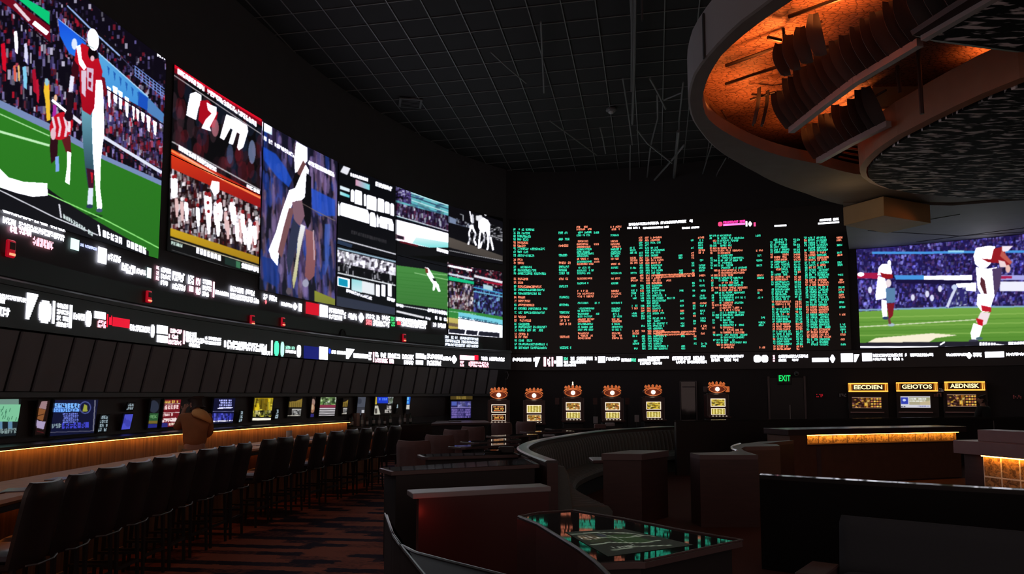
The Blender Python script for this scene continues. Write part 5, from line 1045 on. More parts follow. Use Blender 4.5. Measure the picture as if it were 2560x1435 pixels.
MB().rbox((0,-.3,.12),(d.length-.06,.6,.24),.03,M=None).v; mb=MB(); mb.box((0,0,0),(d.length-.04,.58,.22),M=M@T(0,-.30,.12)) if False else mb.add([M@Vector(p) for p in [(-d.length/2+.03,-.58,.02),(d.length/2-.03,-.58,.02),(d.length/2-.03,0,.02),(-d.length/2+.03,0,.02),(-d.length/2+.03,-.58,.25),(d.length/2-.03,-.58,.25),(d.length/2-.03,0,.25),(-d.length/2+.03,0,.25)]],[(3,2,1,0),(4,5,6,7),(0,1,5,4),(1,2,6,5),(2,3,7,6),(3,0,4,7)]); mb.build('base',M_BLACK,t)
mb=MB(); mb.rbox((0,0,0),(.22,.5,.38),.02,M=None); mb.v=[tuple(M@T(-d.length/2-.13,-.15,.21)@Vector(p)) for p in mb.v]; mb.build('armrest',M_RIM,t)
# bar with lit stone band
ja=atz(1970,1074,1.08); jb=atz(2416,1066,1.08); u=(jb-ja).normalized(); n=Vector((-u.y,u.x,0)); t=thing('stone_bar','wide bar with a glowing amber stone band under its dark slab top','bar counter',(ja.x,ja.y,0))
def quadp(o,l,d0,d1): return [tuple((o+n*d0)[:2]),tuple((o+u*l+n*d0)[:2]),tuple((o+u*l+n*d1)[:2]),tuple((o+n*d1)[:2])]
Lj=(jb-ja).length
MB().prism(quadp(ja,Lj,0,.75),.965,1.08).build('slab_top',mat('dark_slab',(0.06,0.042,0.042),.25),t,bevel=.006)
MB().prism(quadp(ja+u*.05,.42,.02,.7),0,.965).build('pier',mat('warm_dark_wood',(0.12,0.055,0.03),.5,noise=.3,nscale=6),t)
sa_=ja+u*.50+n*.16; sb_=ja+u*(Lj-.12)+n*.16; wallquad('stone_band',sa_,sb_,.775,.965,M_STONE,t,t=.1)
MB().prism(quadp(ja+u*.47,Lj-.55,.06,.16),.755,.775).build('ledge',M_DKWOOD,t); MB().prism(quadp(ja+u*.47,Lj-.55,.1,.7),0,.755).build('front_panel',MATS['warm_dark_wood'],t)
MB().prism(quadp(ja+u*.5,Lj-.62,.09,.115),.950,.961).build('led_strip',M_STRIP,t); MB().prism(quadp(ja+u*.47,Lj-.55,.26,.7),.775,.965).build('core',M_BLACK,t)
MB().prism([tuple((ja+u*k+n*.092)[:2]) for k in (.75,.85)]+[tuple((ja+u*k+n*.10)[:2]) for k in (.85,.75)],0,.70).build('panel_strip',M_RIM,t)
# tiled bar on the right
ka=atz(2382,1100,1.05); kb=atz(2560,1112.5,1.05); u=(kb-ka).normalized(); kb=ka+u*4.2; n=Vector((-u.y,u.x,0)); t=thing('tiled_bar','mauve-topped bar with amber lit tiles below and a raised back shelf','bar counter',(ka.x,ka.y,0))
MB().prism(quadp(ka,4.2,0,.62),.85,1.05).build('slab_top',M_SLAB,t,bevel=.006)
ta=ka+u*.42+n*.12; tb=ka+u*4.2+n*.12; wallquad('tile_wall',ta,tb,.22,.85,M_TILE,t,t=.08); MB().prism(quadp(ka+u*.42,3.78,.11,.20),0,.22).build('plinth',M_BLACK,t)
MB().prism(quadp(ka+u*.05,.37,.15,.6),0,.85).build('end_panel',M_DKWOOD,t); MB().prism(quadp(ka+u*.42,3.78,.2,.6),0,.85).build('core',M_BLACK,t)
MB().prism(quadp(ka+u*.44,3.7,.06,.085),.83,.848).build('led_strip',M_STRIP,t); 
hs=atz(2443,1074,1.22); MB().prism(quadp(hs,3.6,0,.4),1.05,1.22).build('raised_shelf',M_SLAB,t,bevel=.006)
# long low dark divider in front of the betting windows
ma=atz(1690,1051,1.2); mb2=atz(2482,1042,1.2); mc=atz(2800,1040,1.2); P=[tuple(p[:2]) for p in (ma,mb2,mc)]; t=thing('dark_screen_wall','long dark half-height wall in front of the betting windows','half wall',(ma.x,ma.y,0))
MB().prism(P+[(x,y+.18) for x,y in P[::-1]],0,1.16).build('panel',M_BLACK,t); MB().prism(P+[(x,y+.18) for x,y in P[::-1]],1.16,1.2).build('top_edge',MATS['glossy_edge'],t); MB().bar((mb2.x,mb2.y-.012,.25),(mb2.x,mb2.y-.012,1.1),.02,.02).build('corner_trim',M_METAL,t)
# podium beside the bar end
pd=pxp([(1078,1059),(1226,1056),(1212,1050),(1092,1052)],1.02); t=thing('host_podium','black host podium at the far end of the bar below the purple kiosk screen','podium',(pd[0][0],pd[0][1],0)); MB().prism(pd,.97,1.02).build('top',M_RIM,t); MB().prism(inset(pd,.06),0,.97).build('body',M_BLACK,t)
p=atz(1137,1055,1.02); o=MB().rbox((p.x,p.y+.1,1.04),(.35,.2,.03),.02).build('paper_stack',M_CAP); tag(o,'small white stack of slips on the host podium','paper stack')
# ---------------------------------------------------------------- slot machines
M_SLOT=mat('maroon_cabinet',(0.05,0.016,0.014),.3); M_GOLD=mat('lit_gold_crown',(0.5,0.2,0.08),.4,emit=(235,120,60),es=.55); M_LAMP=mat('hot_lamp_globe',(1,.9,.7),.3,emit=(255,235,200),es=6); M_EYE=mat('amber_lens',(0.12,0.03,0.015),.3,emit=(120,40,14),es=.35)
M_SCRF=mat('white_screen_frame',(0.8,0.75,0.7),.4,emit=(255,238,215),es=1.1)
cs=Canvas(0,0,400,100)
def scr(x,kind):
    c=[(210,190,90),(235,215,120),(150,130,50),(90,75,25),(250,240,170)]
    P=[(x,0),(x+60,0),(x+60,40),(x,40)]
    if kind=='bars':
        cs.poly(P,(205,185,85))
        for k in range(9): cs.line([(x+4+k*6.5,0),(x+4+k*6.5,40)],2.5,[(110,90,30),(245,235,160)][k%2])
        cs.crowd(P,c,20,4,6,fill=False,a=.5)
    elif kind=='dark':
        cs.poly(P,(22,10,6)); cs.text(x+6,7,x+50,7,7,(240,150,90),.9); cs.text(x+6,18,x+52,18,8,(250,190,90),.9); cs.text(x+8,29,x+50,29,6,(240,130,70),.8)
    elif kind=='mix': cs.poly(P,(190,150,50)); cs.crowd(P,[(250,220,120),(90,60,20),(220,120,60),(240,235,190)],80,5,6,(150,110,40)); 
    elif kind=='line': cs.poly(P,(225,190,60)); cs.crowd(P,c+[(120,80,10)],60,10,3,(215,185,60))
scr(0,'bars'); scr(70,'dark'); scr(140,'mix'); scr(210,'line')
def pixgrid(x0,x1,z0,z1,y,cx0,cx1,nx=44,nz=28,tilt=0.0):
    mb=MB(); X,Z=np.meshgrid(np.linspace(x0,x1,nx+1),np.linspace(z0,z1,nz+1)); U=cx0+(X-x0)/(x1-x0)*(cx1-cx0); V=40*(1-(Z-z0)/(z1-z0)); C=lin(cs.sample(U,V))
    Y=y+tilt*(Z-z0); mb.v=np.stack([X,Y,Z],-1).reshape(-1,3).tolist(); W=nx+1; mb.f=[(j*W+i,j*W+i+1,(j+1)*W+i+1,(j+1)*W+i) for j in range(nz) for i in range(nx)]; mb.mi=[0]*len(mb.f); mb.c=np.concatenate([C.reshape(-1,3),np.ones((C.size//3,1))],1); return mb
SY=22.3; PXM=SY/1850
def frame(x0,x1,z0,z1,w,y,t=.012):
    mb=MB()
    for c,d in ((((x0+x1)/2,y,z1+w/2),(x1-x0+2*w,t,w)),(((x0+x1)/2,y,z0-w/2),(x1-x0+2*w,t,w)),((x0-w/2,y,(z0+z1)/2),(w,t,z1-z0)),((x1+w/2,y,(z0+z1)/2),(w,t,z1-z0))): mb.box(c,d)
    return mb
def slot(u,zoff,up,lo,label,spike=False,wings=False,deck=False):
    p=aty(u,988,SY); t=thing('slot_machine',label,'slot machine',(p.x,SY,0),group='slot machines along the back wall'); z=zoff
    MB().rbox((0,.1,.45+z/2),(.62,.5,.90+z),.03).build('stand',M_BLACK,t,local=True)
    MB().rbox((0,-.05,.97+z),(.68,.62,.055),.04).build('button_deck',mat('pale_deck',(0.5,0.35,0.28),.4) if deck else M_SLOT,t,local=True)
    mb=MB()
    for k in range(5): mb.lathe([(.022,0),(.022,.012)],(-.2+.1*k,-.27,1.0+z),n=8)
    mb.build('button_row',M_SCRF,t,local=True)
    MB().rbox((0,.12,1.32+z),(.63,.44,.66),.02).build('cabinet',M_SLOT,t,local=True)
    for sx in (-1,1): MB().tube([(sx*.318,-.105,1.0+z),(sx*.318,-.105,1.64+z)],.012,n=6).build('side_trim',M_RIM,t,local=True)
    for z0,z1,kx,nm in ((1.30,1.50,up,'upper_screen'),(1.05,1.22,lo,'lower_screen')):
        f=frame(-.20,.20,z0+z,z1+z,.018 if z0>1.2 else .01,-.112).build(nm,M_SCRF,t,local=True); pixgrid(-.20,.20,z0+z,z1+z,-.108,kx,kx+60).build('picture',M_LED,f,local=True)
        f.children[0].location=(0,0,0)
    # crown topper with an eye-shaped lens and a lamp globe
    prof=[]; zc=1.80+z
    eye=[(.24*math.cos(a),zc+.115*math.sin(a)*(1 if math.sin(a)>0 else .95)) for a in [2*PI*k/28 for k in range(28)]]
    eye=[(x*(.75+.25*(1-abs((zz-zc)/.115)**1.5)),zz) for x,zz in eye]
    def plate(poly,y0,y1):
        mb=MB(); m=len(poly); mb.add([(x,y0,zz) for x,zz in poly]+[(x,y1,zz) for x,zz in poly],[tuple(range(m))[::-1],tuple(range(m,2*m))]+[(i,i+m,(i+1)%m+m,(i+1)%m) for i in range(m)]); return mb
    plate([(x*1.22,zc+(zz-zc)*1.28) for x,zz in eye],-.04,.22).build('topper',M_SLOT,t,local=True)
    rg=MB().tube([(x*1.02,-.06,zz) for x,zz in eye]+[(eye[0][0]*1.02,-.06,eye[0][1])],.011,n=6); rg.build('lens_ring',M_GOLD,t,local=True,smooth=True)
    plate([(x*.96,zc+(zz-zc)*.94) for x,zz in eye],-.05,-.04).build('lens',M_EYE,t,local=True)
    MB().sphere((0,-.09,zc),.062,n=14,m=8,sc=(1,.7,1)).build('lamp_globe',M_LAMP,t,local=True,smooth=True)
    cr=MB()
    for k in range(5):
        a=PI*(.2+.15*k); x=.26*math.cos(a); zz=zc+.10+.055*math.sin(a); cr.lathe([(.035,0),(.045,.03),(.022,.07),(.004,.085)],(x,-.02,zz),n=8)
    cr.tube([(.26*math.cos(PI*k/12),-.045,zc+.05+.085*math.sin(PI*k/12)) for k in range(13)],.02,n=6)
    cr.build('crown',M_GOLD,t,local=True,smooth=True)
    MB().rbox((0,.1,1.665+z),(.50,.36,.035),.02).build('topper_base',M_RIM,t,local=True)
    if spike: MB().lathe([(.02,0),(.028,.06),(.015,.12),(.024,.14),(.004,.17)],(.0,.0,zc+.17),n=10).build('beacon',M_SCRF,t,local=True,smooth=True)
    if wings:
        for sx in (-1,1): MB().rbox((sx*.33,.02,zc+.0),(.12,.05,.17),.02).build('topper_wing',M_GOLD if sx>0 else M_RIM,t,local=True)
    return t
slot(1247,-.045,70,70,'slot machine with a pale button deck, nearest the purple kiosk',deck=True)
slot(1335,-.06,0,140,'slot machine with yellow striped screens, second from the purple kiosk')
slot(1432,.02,140,0,'slot machine with a beacon spike on its crown, third from the purple kiosk',spike=True)
slot(1530,.02,140,0,'slot machine with an orange upper screen, fourth from the purple kiosk')
slot(1632,.04,210,0,'slot machine with a bright yellow upper screen, beside the framed glass door')
slot(1792,.13,210,0,'tall slot machine with winged topper standing alone past the framed glass door',wings=True)
for u,v,lab in ((1393,1003,'small dark payout card stand left of the third slot machine'),(1488,1003,'small dark card stand between the third and fourth slot machines'),(1568,1003,'brown card panel on a post right of the fourth slot machine'),(1592,1046,'small white card on a low post before the fifth slot machine'),(1489,1050,'small white card on a low post before the gap beside the fourth slot machine')):
    p=aty(u,v,SY+(.1 if v<1030 else -.75)); t=thing('card_post',lab,'sign post',(p.x,p.y,0)); MB().rbox((0,0,p.z),(.13,.02,.20),.008).build('card',M_BROWNF if v<1030 else M_CAP,t,local=True); MB().tube([(0,.02,.02),(0,.02,p.z-.1)],.012).build('post',M_LEG,t,local=True); MB().lathe([(.14,0),(.14,.015),(.02,.025)],n=14).build('foot',M_LEG,t,local=True)
# purple kiosk screen with a dull gold header
ck=Canvas(1115,975,1190,1052)
ck.poly([(1115,975),(1190,975),(1190,1001),(1115,1001)],(70,56,22)); ck.text(1140,989,1166,989,9,(125,105,45),.85,.0); ck.poly([(1115,1001),(1190,1001),(1190,1052),(1115,1052)],(40,36,85)); ck.poly([(1129,1004),(1142,1004),(1142,1014),(1129,1014)],(75,90,170)); ck.crowd([(1144,1004),(1177,1004),(1177,1018),(1144,1018)],[(100,100,170),(140,140,200),(60,60,130)],50,4,4,(60,60,130)); ck.line([(1127,1019),(1178,1019)],1.5,(130,120,180))
for k in range(4): ck.text(1129,1022+k*6,1176,1022+k*6,4.5,(110,95,165),.75)
s0=WL.hit(1127,1015,.15)[0]; s1=WL.hit(1177,1015,.15)[0]
put_screen('kiosk_screen','purple lettered kiosk screen below a dull gold header at the end of the bar wall','screen',WL,s0,s1,WL.hit(1150,1045,.15)[1],WL.hit(1150,1003,.15)[1],ck,off=.16,px=1.1,material=M_TV,rim=.03)
put_screen('kiosk_header','dull gold lettered header panel above the purple kiosk screen','sign',WL,s0-.03,s1+.06,WL.hit(1150,998.5,.15)[1],min(1.765,WL.hit(1150,984,.15)[1]),ck,off=.16,px=1.1,material=M_TV,rim=.01)
# ---------------------------------------------------------------- betting windows
M_SIGNB=mat('amber_sign_face',(0.3,0.12,0.02),.5,emit=(150,75,12),es=.55); M_SIGNR=mat('amber_sign_rim',(0.8,0.5,0.15),.4,emit=(255,185,70),es=1.5); M_SIGNL=mat('pale_sign_letters',(0.9,0.85,0.6),.4,emit=(255,238,175),es=1.5); M_SIGND=mat('sign_dark_field',(0.05,0.025,0.01),.5)
def text_obj(name,s,size,M,m,parent,ext=.006,bold=.0,width=None):
    cu=bpy.data.curves.new(name,'FONT'); cu.body=s; cu.size=size; cu.extrude=ext; cu.align_x='CENTER'; cu.align_y='CENTER'; cu.offset=bold; cu.resolution_u=3
    o=bpy.data.objects.new(name,cu); COL.objects.link(o); dg=bpy.context.evaluated_depsgraph_get(); me=bpy.data.meshes.new_from_object(o.evaluated_get(dg)); bpy.data.objects.remove(o)
    if width:
        xs=[v.co.x for v in me.vertices]; k=width/(max(xs)-min(xs))
        for v in me.vertices: v.co.x*=k
    me.transform(M); me.materials.clear(); me.materials.append(m); o=bpy.data.objects.new(name,me); COL.objects.link(o); o.parent=parent; return o
cg=Canvas(0,0,240,40)
cg.poly([(0,0),(70,0),(70,40),(0,40)],(45,22,18)); cg.crowd([(0,0),(28,0),(28,40),(0,40)],[(170,110,100),(60,25,20),(220,170,60),(30,14,12)],60,4,3,(45,20,16)); cg.crowd([(28,0),(42,0),(42,40),(28,40)],[(240,180,50),(150,80,20),(250,215,120),(60,25,15)],50,3,8,(120,60,20))
for j in range(4):
    for i in range(4): cg.ell(47+i*6.5,6+j*9,2.6,3,[(225,165,60),(190,110,70),(240,200,90)][(i+j)%3])
cg.line([(0,1),(70,1)],2,(150,120,100)); cg.line([(0,39),(70,39)],2,(190,150,120))
cg.poly([(80,0),(150,0),(150,40),(80,40)],(205,205,215)); cg.poly([(81,3),(98,3),(98,27),(81,27)],(45,60,170)); cg.ell(89,13,4,4,(200,210,245)); cg.poly([(100,3),(149,3),(149,29),(100,29)],(150,150,110),(175,165,140)); cg.text(101,6,140,6,5,(235,235,235),.9); cg.text(101,14,138,14,5,(225,225,215),.9); cg.poly([(125,20),(149,14),(149,29),(125,29)],(190,175,140)); cg.text(120,32,148,32,4,(120,120,170),.5); cg.text(81,34,93,34,3,(60,60,80),.8)
def window(u0,u1,v0,v1,txt,su0,su1,sv0,sv1,cx0,label,i):
    um=(u0+u1)/2; sd,zc=WB.hit(um,(v0+v1)/2,.3); x,y=WB.at(sd,.0); tx,ty=WB.tan(sd); rz=math.atan2(ty,tx)
    t=thing('betting_window',label,'betting window',(float(x),float(y),0),rz,group='betting windows on the back wall')
    # local frame: +X along the wall, -Y into the room
    def loc(u,v,o=.3):
        s_,z_=WB.hit(u,v,o); xx,yy=WB.at(s_,o); return (float(xx)-float(x))*tx+(float(yy)-float(y))*ty,z_
    xa,za=loc(u0,v1); xb,zb=loc(u1,v0); xc=(xa+xb)/2; zc=(za+zb)/2; W=xb-xa; H=zb-za
    MB().rbox((xc,-.12,1.2),(1.1,.2,1.75),.02).build('housing',mat('window_surround',(0.02,0.012,0.011),.5),t,local=True)
    b=MB().rbox((xc,-.30,zc),(W,.16,H),.04).build('sign_box',M_SIGNB,t,local=True)
    MB().rbox((xc,-.385,zc),(W*.80,.012,H*.62),.03).build('sign_field',M_SIGND,b,local=True)
    for z_ in (za+.02,zb-.02): MB().rbox((xc,-.385,z_),(W*.98,.02,.035),.01).build('light_band',M_SIGNR,b,local=True)
    for k in (0,1,2):
        for sx in (-1,1): MB().box((xc+sx*(W*.47-.045*k),-.388,zc),(.018,.012,H*.7)).build('light_band',M_SIGNR if k<2 else M_SIGNB,b,local=True)
    text_obj('sign_lettering',txt,H*.62,T(xc,-.396,zc)@RX(PI/2),M_SIGNL,b,width=W*.70,bold=.004)
    xa,za=loc(su0,sv1,.25); xb,zb=loc(su1,sv0,.25)
    f=frame(xa,xb,za,zb,.014,-.235).build('screen',M_RIM if i!=1 else M_CAP,t,local=True)
    mb=MB(); nx,nz=56,30; X,Z=np.meshgrid(np.linspace(xa,xb,nx+1),np.linspace(za,zb,nz+1)); C=lin(cg.sample(cx0+(X-xa)/(xb-xa)*69,39*(1-(Z-za)/(zb-za)))); mb.v=np.stack([X,0*X-.228,Z],-1).reshape(-1,3).tolist(); Wn=nx+1
    mb.f=[(j*Wn+k,j*Wn+k+1,(j+1)*Wn+k+1,(j+1)*Wn+k) for j in range(nz) for k in range(nx)]; mb.mi=[0]*len(mb.f); mb.c=np.concatenate([C.reshape(-1,3),np.ones((C.size//3,1))],1); mb.build('picture',M_TV,f,local=True)
    _,zl=loc(um,1031,.3); MB().rbox(((xa+xb)/2,-.30,zl),(xb-xa+.12,.2,.03),.02).build('counter_ledge',mat('pinkish_ledge',(0.5,0.3,0.3),.35),t,local=True)
    return t
window(2120,2220,957,980,'EECDIEN',2131,2203,993,1020,0,'betting window under the amber sign that reads EECDIEN',0)
window(2240,2345,955,979,'GEIOTOS',2252,2325,991,1019,80,'betting window with a white screen under the amber sign that reads GEIOTOS',1)
window(2361,2463,953,977,'AEDNISK',2369,2440,986,1016,0,'betting window under the amber sign that reads AEDNISK',2)
# ---------------------------------------------------------------- fittings on the walls
def onwall(path,u,v,off): 
    s_,z_=path.hit(u,v,off); x,y=path.at(s_,off); tx,ty=path.tan(s_); return float(x),float(y),z_,math.atan2(ty,tx),s_
x,y,z,rz,_=onwall(WB,1961,948,.08); t=thing('exit_sign','green glowing exit sign on the back wall above the dark doorway','exit sign',(x,y,z),rz)
MB().rbox((0,0,0),(.42,.08,.34),.01).build('case',M_BLACK,t,local=True); MB().box((0,-.043,.02),(.37,.006,.25)).build('face',mat('exit_face',(0.01,0.03,0.02),.4),t,local=True); text_obj('lettering','EXIT',.26,T(0,-.049,.02)@RX(PI/2),mat('exit_green',(0,.6,.2),.4,emit=(20,240,110),es=1.0),t,width=.34,bold=.006)
x,y,z,rz,_=onwall(WB,1991,934,.1); t=thing('dome_camera','small round security camera beside the exit sign','camera',(x,y,z),rz); MB().lathe([(.07,0),(.075,.02),(.06,.045)],n=18,M=RX(PI/2)).build('mount',M_PIPE,t,local=True); MB().sphere((0,-.05,0),.045).build('lens_dome',M_GLOSS,t,local=True,smooth=True)
for u,v,c,lab,wd_ in ((2049,989,(225,15,40),'small red lit sign on the dark back wall','r'),(2107,988,(120,120,120),'small grey sign beside the first betting window','g'),(2349,975,(200,190,190),'small pale notice between the second and third betting windows','g'),(2344,987,(150,75,60),'small brown notice under the pale notice by the third betting window','g'),(2543,992,(190,70,70),'white and red notice on the dark wall at the far end','g')):
    x,y,z,rz,_=onwall(WB,u,v,.34 if 2300<u<2400 else .08); t=thing('wall_notice',lab,'notice',(x,y,z),rz); MB().box((0,0,0),(.2,.02,.13)).build('plate',M_BLACK,t,local=True)
    g_=MB(); g_.c=None
    for k in range(5):
        for j in range(3):
            if R.random()<.65: g_.box((-.08+.04*k,-.012,-.035+.035*j),(.026,.006,.024))
    g_.build('lettering',mat('notice_marks',(.2,.1,.1),.5,emit=c,es=.55 if wd_=='r' else .12),t,local=True)
x,y,z,rz,s_=onwall(WB,1968,1015,.03); d=struct('door_1',MB().rbox((x,y,1.15),(1.0,.05,2.3),.01,rz=rz),mat('doorway_dark',(0.006,0.006,0.007),.4))
for sx in (-1,1): q=MB().box((x+sx*.53*math.cos(rz),y+sx*.53*math.sin(rz),1.17),(.06,.09,2.34),rz=rz); o=q.build('door_frame',M_RIM,d)
MB().bar((x+.06,y-.06,.95),(x+.06,y-.06,1.45),.02,.02).build('door_handle',M_METAL,d)
x,y,z,rz,s_=onwall(WB,1721,1010,.03); d=struct('door_2',MB().rbox((x,y,1.1),(.46,.04,2.2),.01,rz=rz),M_GLOSS); mb=frame(-.24,.24,.05,2.18,.03,0,.06); mb.v=[tuple(T(x,y-.02,0)@RZ(rz)@Vector(p)) for p in mb.v]; mb.build('door_frame',mat('grey_door_frame',(0.13,0.11,0.11),.5),d); mb=MB(); mb.box((x,y-.05,2.02),(.4,.02,.05),rz=rz); mb.build('door_sign',MATS['grey_door_frame'],d)
# red signal lamps on the band between the pictures and the ticker
M_REDL=mat('red_signal',(0.3,0.01,0.02),.3,emit=(215,10,40),es=.5); M_REDB=mat('red_signal_bulb',(0.9,.2,.1),.3,emit=(255,150,110),es=1.6)
for i,(u,v,h) in enumerate(((20,622,44),(367,742,30),(627,801,26),(704,805,22),(1008,845,20))):
    s_,z=WL.hit(u,v,.02); x,y=WL.at(s_,.055); tx,ty=WL.tan(s_); z1=WL.hit(u,v-h/2,.02)[1]; z0=WL.hit(u,v+h/2,.02)[1]; H=z1-z0
    t=thing('signal_lamp','small red signal lamp on the dark band above the ticker, %s counting from the nearest'%ORD[i],'lamp',(float(x),float(y),z),math.atan2(ty,tx),group='red signal lamps above the ticker')
    MB().rbox((0,0,0),(H*.62,.05,H),H*.25).build('housing',M_REDL,t,local=True); MB().box((0,-.03,-H*.33),(H*.4,.02,H*.13)).build('bulb',M_REDB,t,local=True); MB().rbox((0,-.028,H*.16),(H*.4,.012,H*.42),H*.15).build('hood',mat('red_hood',(0.09,0.005,0.01),.3),t,local=True)
x,y,z,rz,_=onwall(WL,857,838,.03); t=thing('speaker_port','round black port on the dark band above the ticker','port',(x,y,z),rz); MB().lathe([(.16,0),(.16,.03),(.12,.03),(.11,.015)],n=20,M=RX(PI/2)@Matrix.Diagonal((.7,1.0,1,1))).build('ring',M_BLACK,t,local=True)
x,y,z,rz,_=onwall(WL,1286,939,.1); o=MB().tube([(x-.1,y-.3,z+.10),(x-.02,y-.32,z+.12),(x+.02,y-.32,z),(x-.02,y-.32,z-.12),(x-.08,y-.3,z-.12)],.012,n=6).build('wall_hook',M_PIPE,smooth=True); tag(o,'curved grey hook on the dark wall above the first slot machine','hook')
# ---------------------------------------------------------------- the ring soffit at the upper right
M_RING=mat('grey_plaster',(0.23,0.205,0.19),.8,noise=.15,nscale=3,bump=.1); M_FASC=mat('pale_fascia',(0.30,0.275,0.275),.7); M_CREAM=mat('cream_bulkhead',(0.42,0.27,0.12),.7,noise=.1,nscale=3); M_FIN=mat('dark_petal',(0.048,0.043,0.046),.55); M_TRIMB=mat('grey_trim_bar',(0.34,0.31,0.31),.45); M_ROD=mat('dark_rod',(0.035,0.02,0.018),.5)
def cracked():
    m=bpy.data.materials.new('copper_scales'); m.use_nodes=True; nt=m.node_tree; N=nt.nodes; l=nt.links.new; b=N['Principled BSDF']; b.inputs['Roughness'].default_value=.55
    tc=N.new('ShaderNodeTexCoord'); mp=N.new('ShaderNodeMapping'); mp.inputs['Scale'].default_value=(2.2,4.2,2.2); mp.inputs['Rotation'].default_value=(0,0,-.15); vo=N.new('ShaderNodeTexVoronoi'); vo.feature='DISTANCE_TO_EDGE'; vo.inputs['Scale'].default_value=4.2
    l(tc.outputs['Object'],mp.inputs['Vector']); l(mp.outputs['Vector'],vo.inputs['Vector']); rp=N.new('ShaderNodeValToRGB'); e=rp.color_ramp.elements; e[0].position=0; e[0].color=(.08,.03,.02,1); e[1].position=.10; e[1].color=(.55,.27,.17,1); l(vo.outputs['Distance'],rp.inputs['Fac'])
    nz=N.new('ShaderNodeTexNoise'); nz.inputs['Scale'].default_value=3; nz.inputs['Detail'].default_value=4; mp2=N.new('ShaderNodeMapping'); mp2.inputs['Scale'].default_value=(.6,3,1); l(tc.outputs['Object'],mp2.inputs['Vector']); l(mp2.outputs['Vector'],nz.inputs['Vector'])
    mx=N.new('ShaderNodeMix'); mx.data_type='RGBA'; mx.blend_type='MULTIPLY'; mx.inputs[0].default_value=.6; l(rp.outputs['Color'],mx.inputs[6]); l(nz.outputs['Fac'],mx.inputs[7]); l(mx.outputs[2],b.inputs['Base Color'])
    bp=N.new('ShaderNodeBump'); bp.inputs['Strength'].default_value=.5; bp.inputs['Distance'].default_value=.03; l(vo.outputs['Distance'],bp.inputs['Height']); l(bp.outputs['Normal'],b.inputs['Normal']); return m
M_SCALE=cracked()
def mesh_mat():
    m=bpy.data.materials.new('woven_wire'); m.use_nodes=True; nt=m.node_tree; N=nt.nodes; l=nt.links.new; b=N['Principled BSDF']; b.inputs['Roughness'].default_value=.75; b.inputs['Specular IOR Level'].default_value=.08
    tc=N.new('ShaderNodeTexCoord'); mp=N.new('ShaderNodeMapping'); mp.inputs['Rotation'].default_value=(0,0,.35); mp.inputs['Scale'].default_value=(.8,3.4,1)
    nz=N.new('ShaderNodeTexNoise'); nz.inputs['Scale'].default_value=3.2; nz.inputs['Detail'].default_value=3; nz.inputs['Distortion'].default_value=.35; l(tc.outputs['Object'],mp.inputs['Vector']); l(mp.outputs['Vector'],nz.inputs['Vector'])
    rp=N.new('ShaderNodeValToRGB'); e=rp.color_ramp.elements; e[0].position=.53; e[0].color=(.006,.005,.0055,1); e[1].position=.61; e[1].color=(1,.98,1,1); l(nz.outputs['Fac'],rp.inputs['Fac']); l(rp.outputs['Color'],b.inputs['Base Color']); return m
M_WIRE=mesh_mat()
ZR=6.3; CC=(9.6,9.6)
def polar(pts): 
    o=[]
    for x,y in pts: o.append((math.atan2(y-CC[1],x-CC[0])%(2*PI),math.hypot(x-CC[0],y-CC[1])))
    return sorted(o)
def rad(P,a):
    A=[p[0] for p in P]; B=[p[1] for p in P]; return float(np.interp(a,[A[-1]-2*PI]+A+[A[0]+2*PI],[B[-1]]+B+[B[0]]))
outer=pxp([(1936,0),(1857,56),(1790,121),(1742,182),(1725,240),(1733,295),(1759,335),(1801,378),(1847,407),(1893,432),(1947,460),(2014,483),(2105,512)],ZR)+[(10.5,17.7),(14,16.4),(17,13.5),(17.6,9),(16,4.5),(12,1.8),(8,1.8),(4.8,3.6)]
inner=pxp([(1978,3),(1882,69),(1805,136),(1771,192),(1756,245),(1766,293),(1800,322),(1850,350),(1947,388),(2040,408),(2144,436)],ZR)+[(10,14.9),(13,14),(15.6,11.8),(16.2,9),(14.6,5.2),(11.5,3.2),(8,3.2),(5.4,4.8)]
PO,PI_=polar(outer),polar(inner); NA=144; AN=[2*PI*k/NA for k in range(NA)]
def pt(P,a,z,d=0): r=rad(P,a)+d; return (CC[0]+r*math.cos(a),CC[1]+r*math.sin(a),z)
mb=MB()
def DW(a): return max(.05,min(rad(PO,a)-rad(PI_,a)-.06,1.3))
rows=[[pt(PI_,a,ZR+.22,DW(a)) for a in AN],[pt(PI_,a,ZR+.22) for a in AN],[pt(PI_,a,ZR) for a in AN],[pt(PO,a,ZR) for a in AN],[pt(PO,a,ZR+.02,.03) for a in AN],[pt(PO,a,ZR+.68,.03) for a in AN],[pt(PO,a,ZR+.68,-.4) for a in AN]]
for q in rows: mb.v+=q
for i in range(6):
    for k in range(NA): j=(k+1)%NA; mb.f.append((i*NA+k,(i+1)*NA+k,(i+1)*NA+j,i*NA+j)); mb.mi.append(1 if i>=4 else 0)
struct('ceiling_ring_soffit',mb,[M_RING,M_FASC])
# dark joints of the fascia
mb=MB()
for u,v in ((1843,66),(1767,146)):
    p=atz(u,v,ZR); a=math.atan2(p.y-CC[1],p.x-CC[0]); mb.bar(pt(PO,a,ZR,.045),pt(PO,a,ZR+.63,.045),.05,.02)
struct('ceiling_trim',mb,M_BLACK)
# recess inside the ring
mb=MB(); ZC=6.97
mb.v=[pt(PI_,a,ZR+.22,DW(a)) for a in AN]+[pt(PI_,a,ZC,DW(a)) for a in AN]+[(CC[0],CC[1],ZC)]
for k in range(NA): j=(k+1)%NA; mb.f.append((k,j,NA+j,NA+k)); mb.mi.append(0); mb.f.append((NA+k,NA+j,2*NA)); mb.mi.append(1)
struct('ceiling_recess',mb,[mat('brown_recess_wall',(0.20,0.12,0.08),.7,noise=.2,nscale=3),M_SCALE])
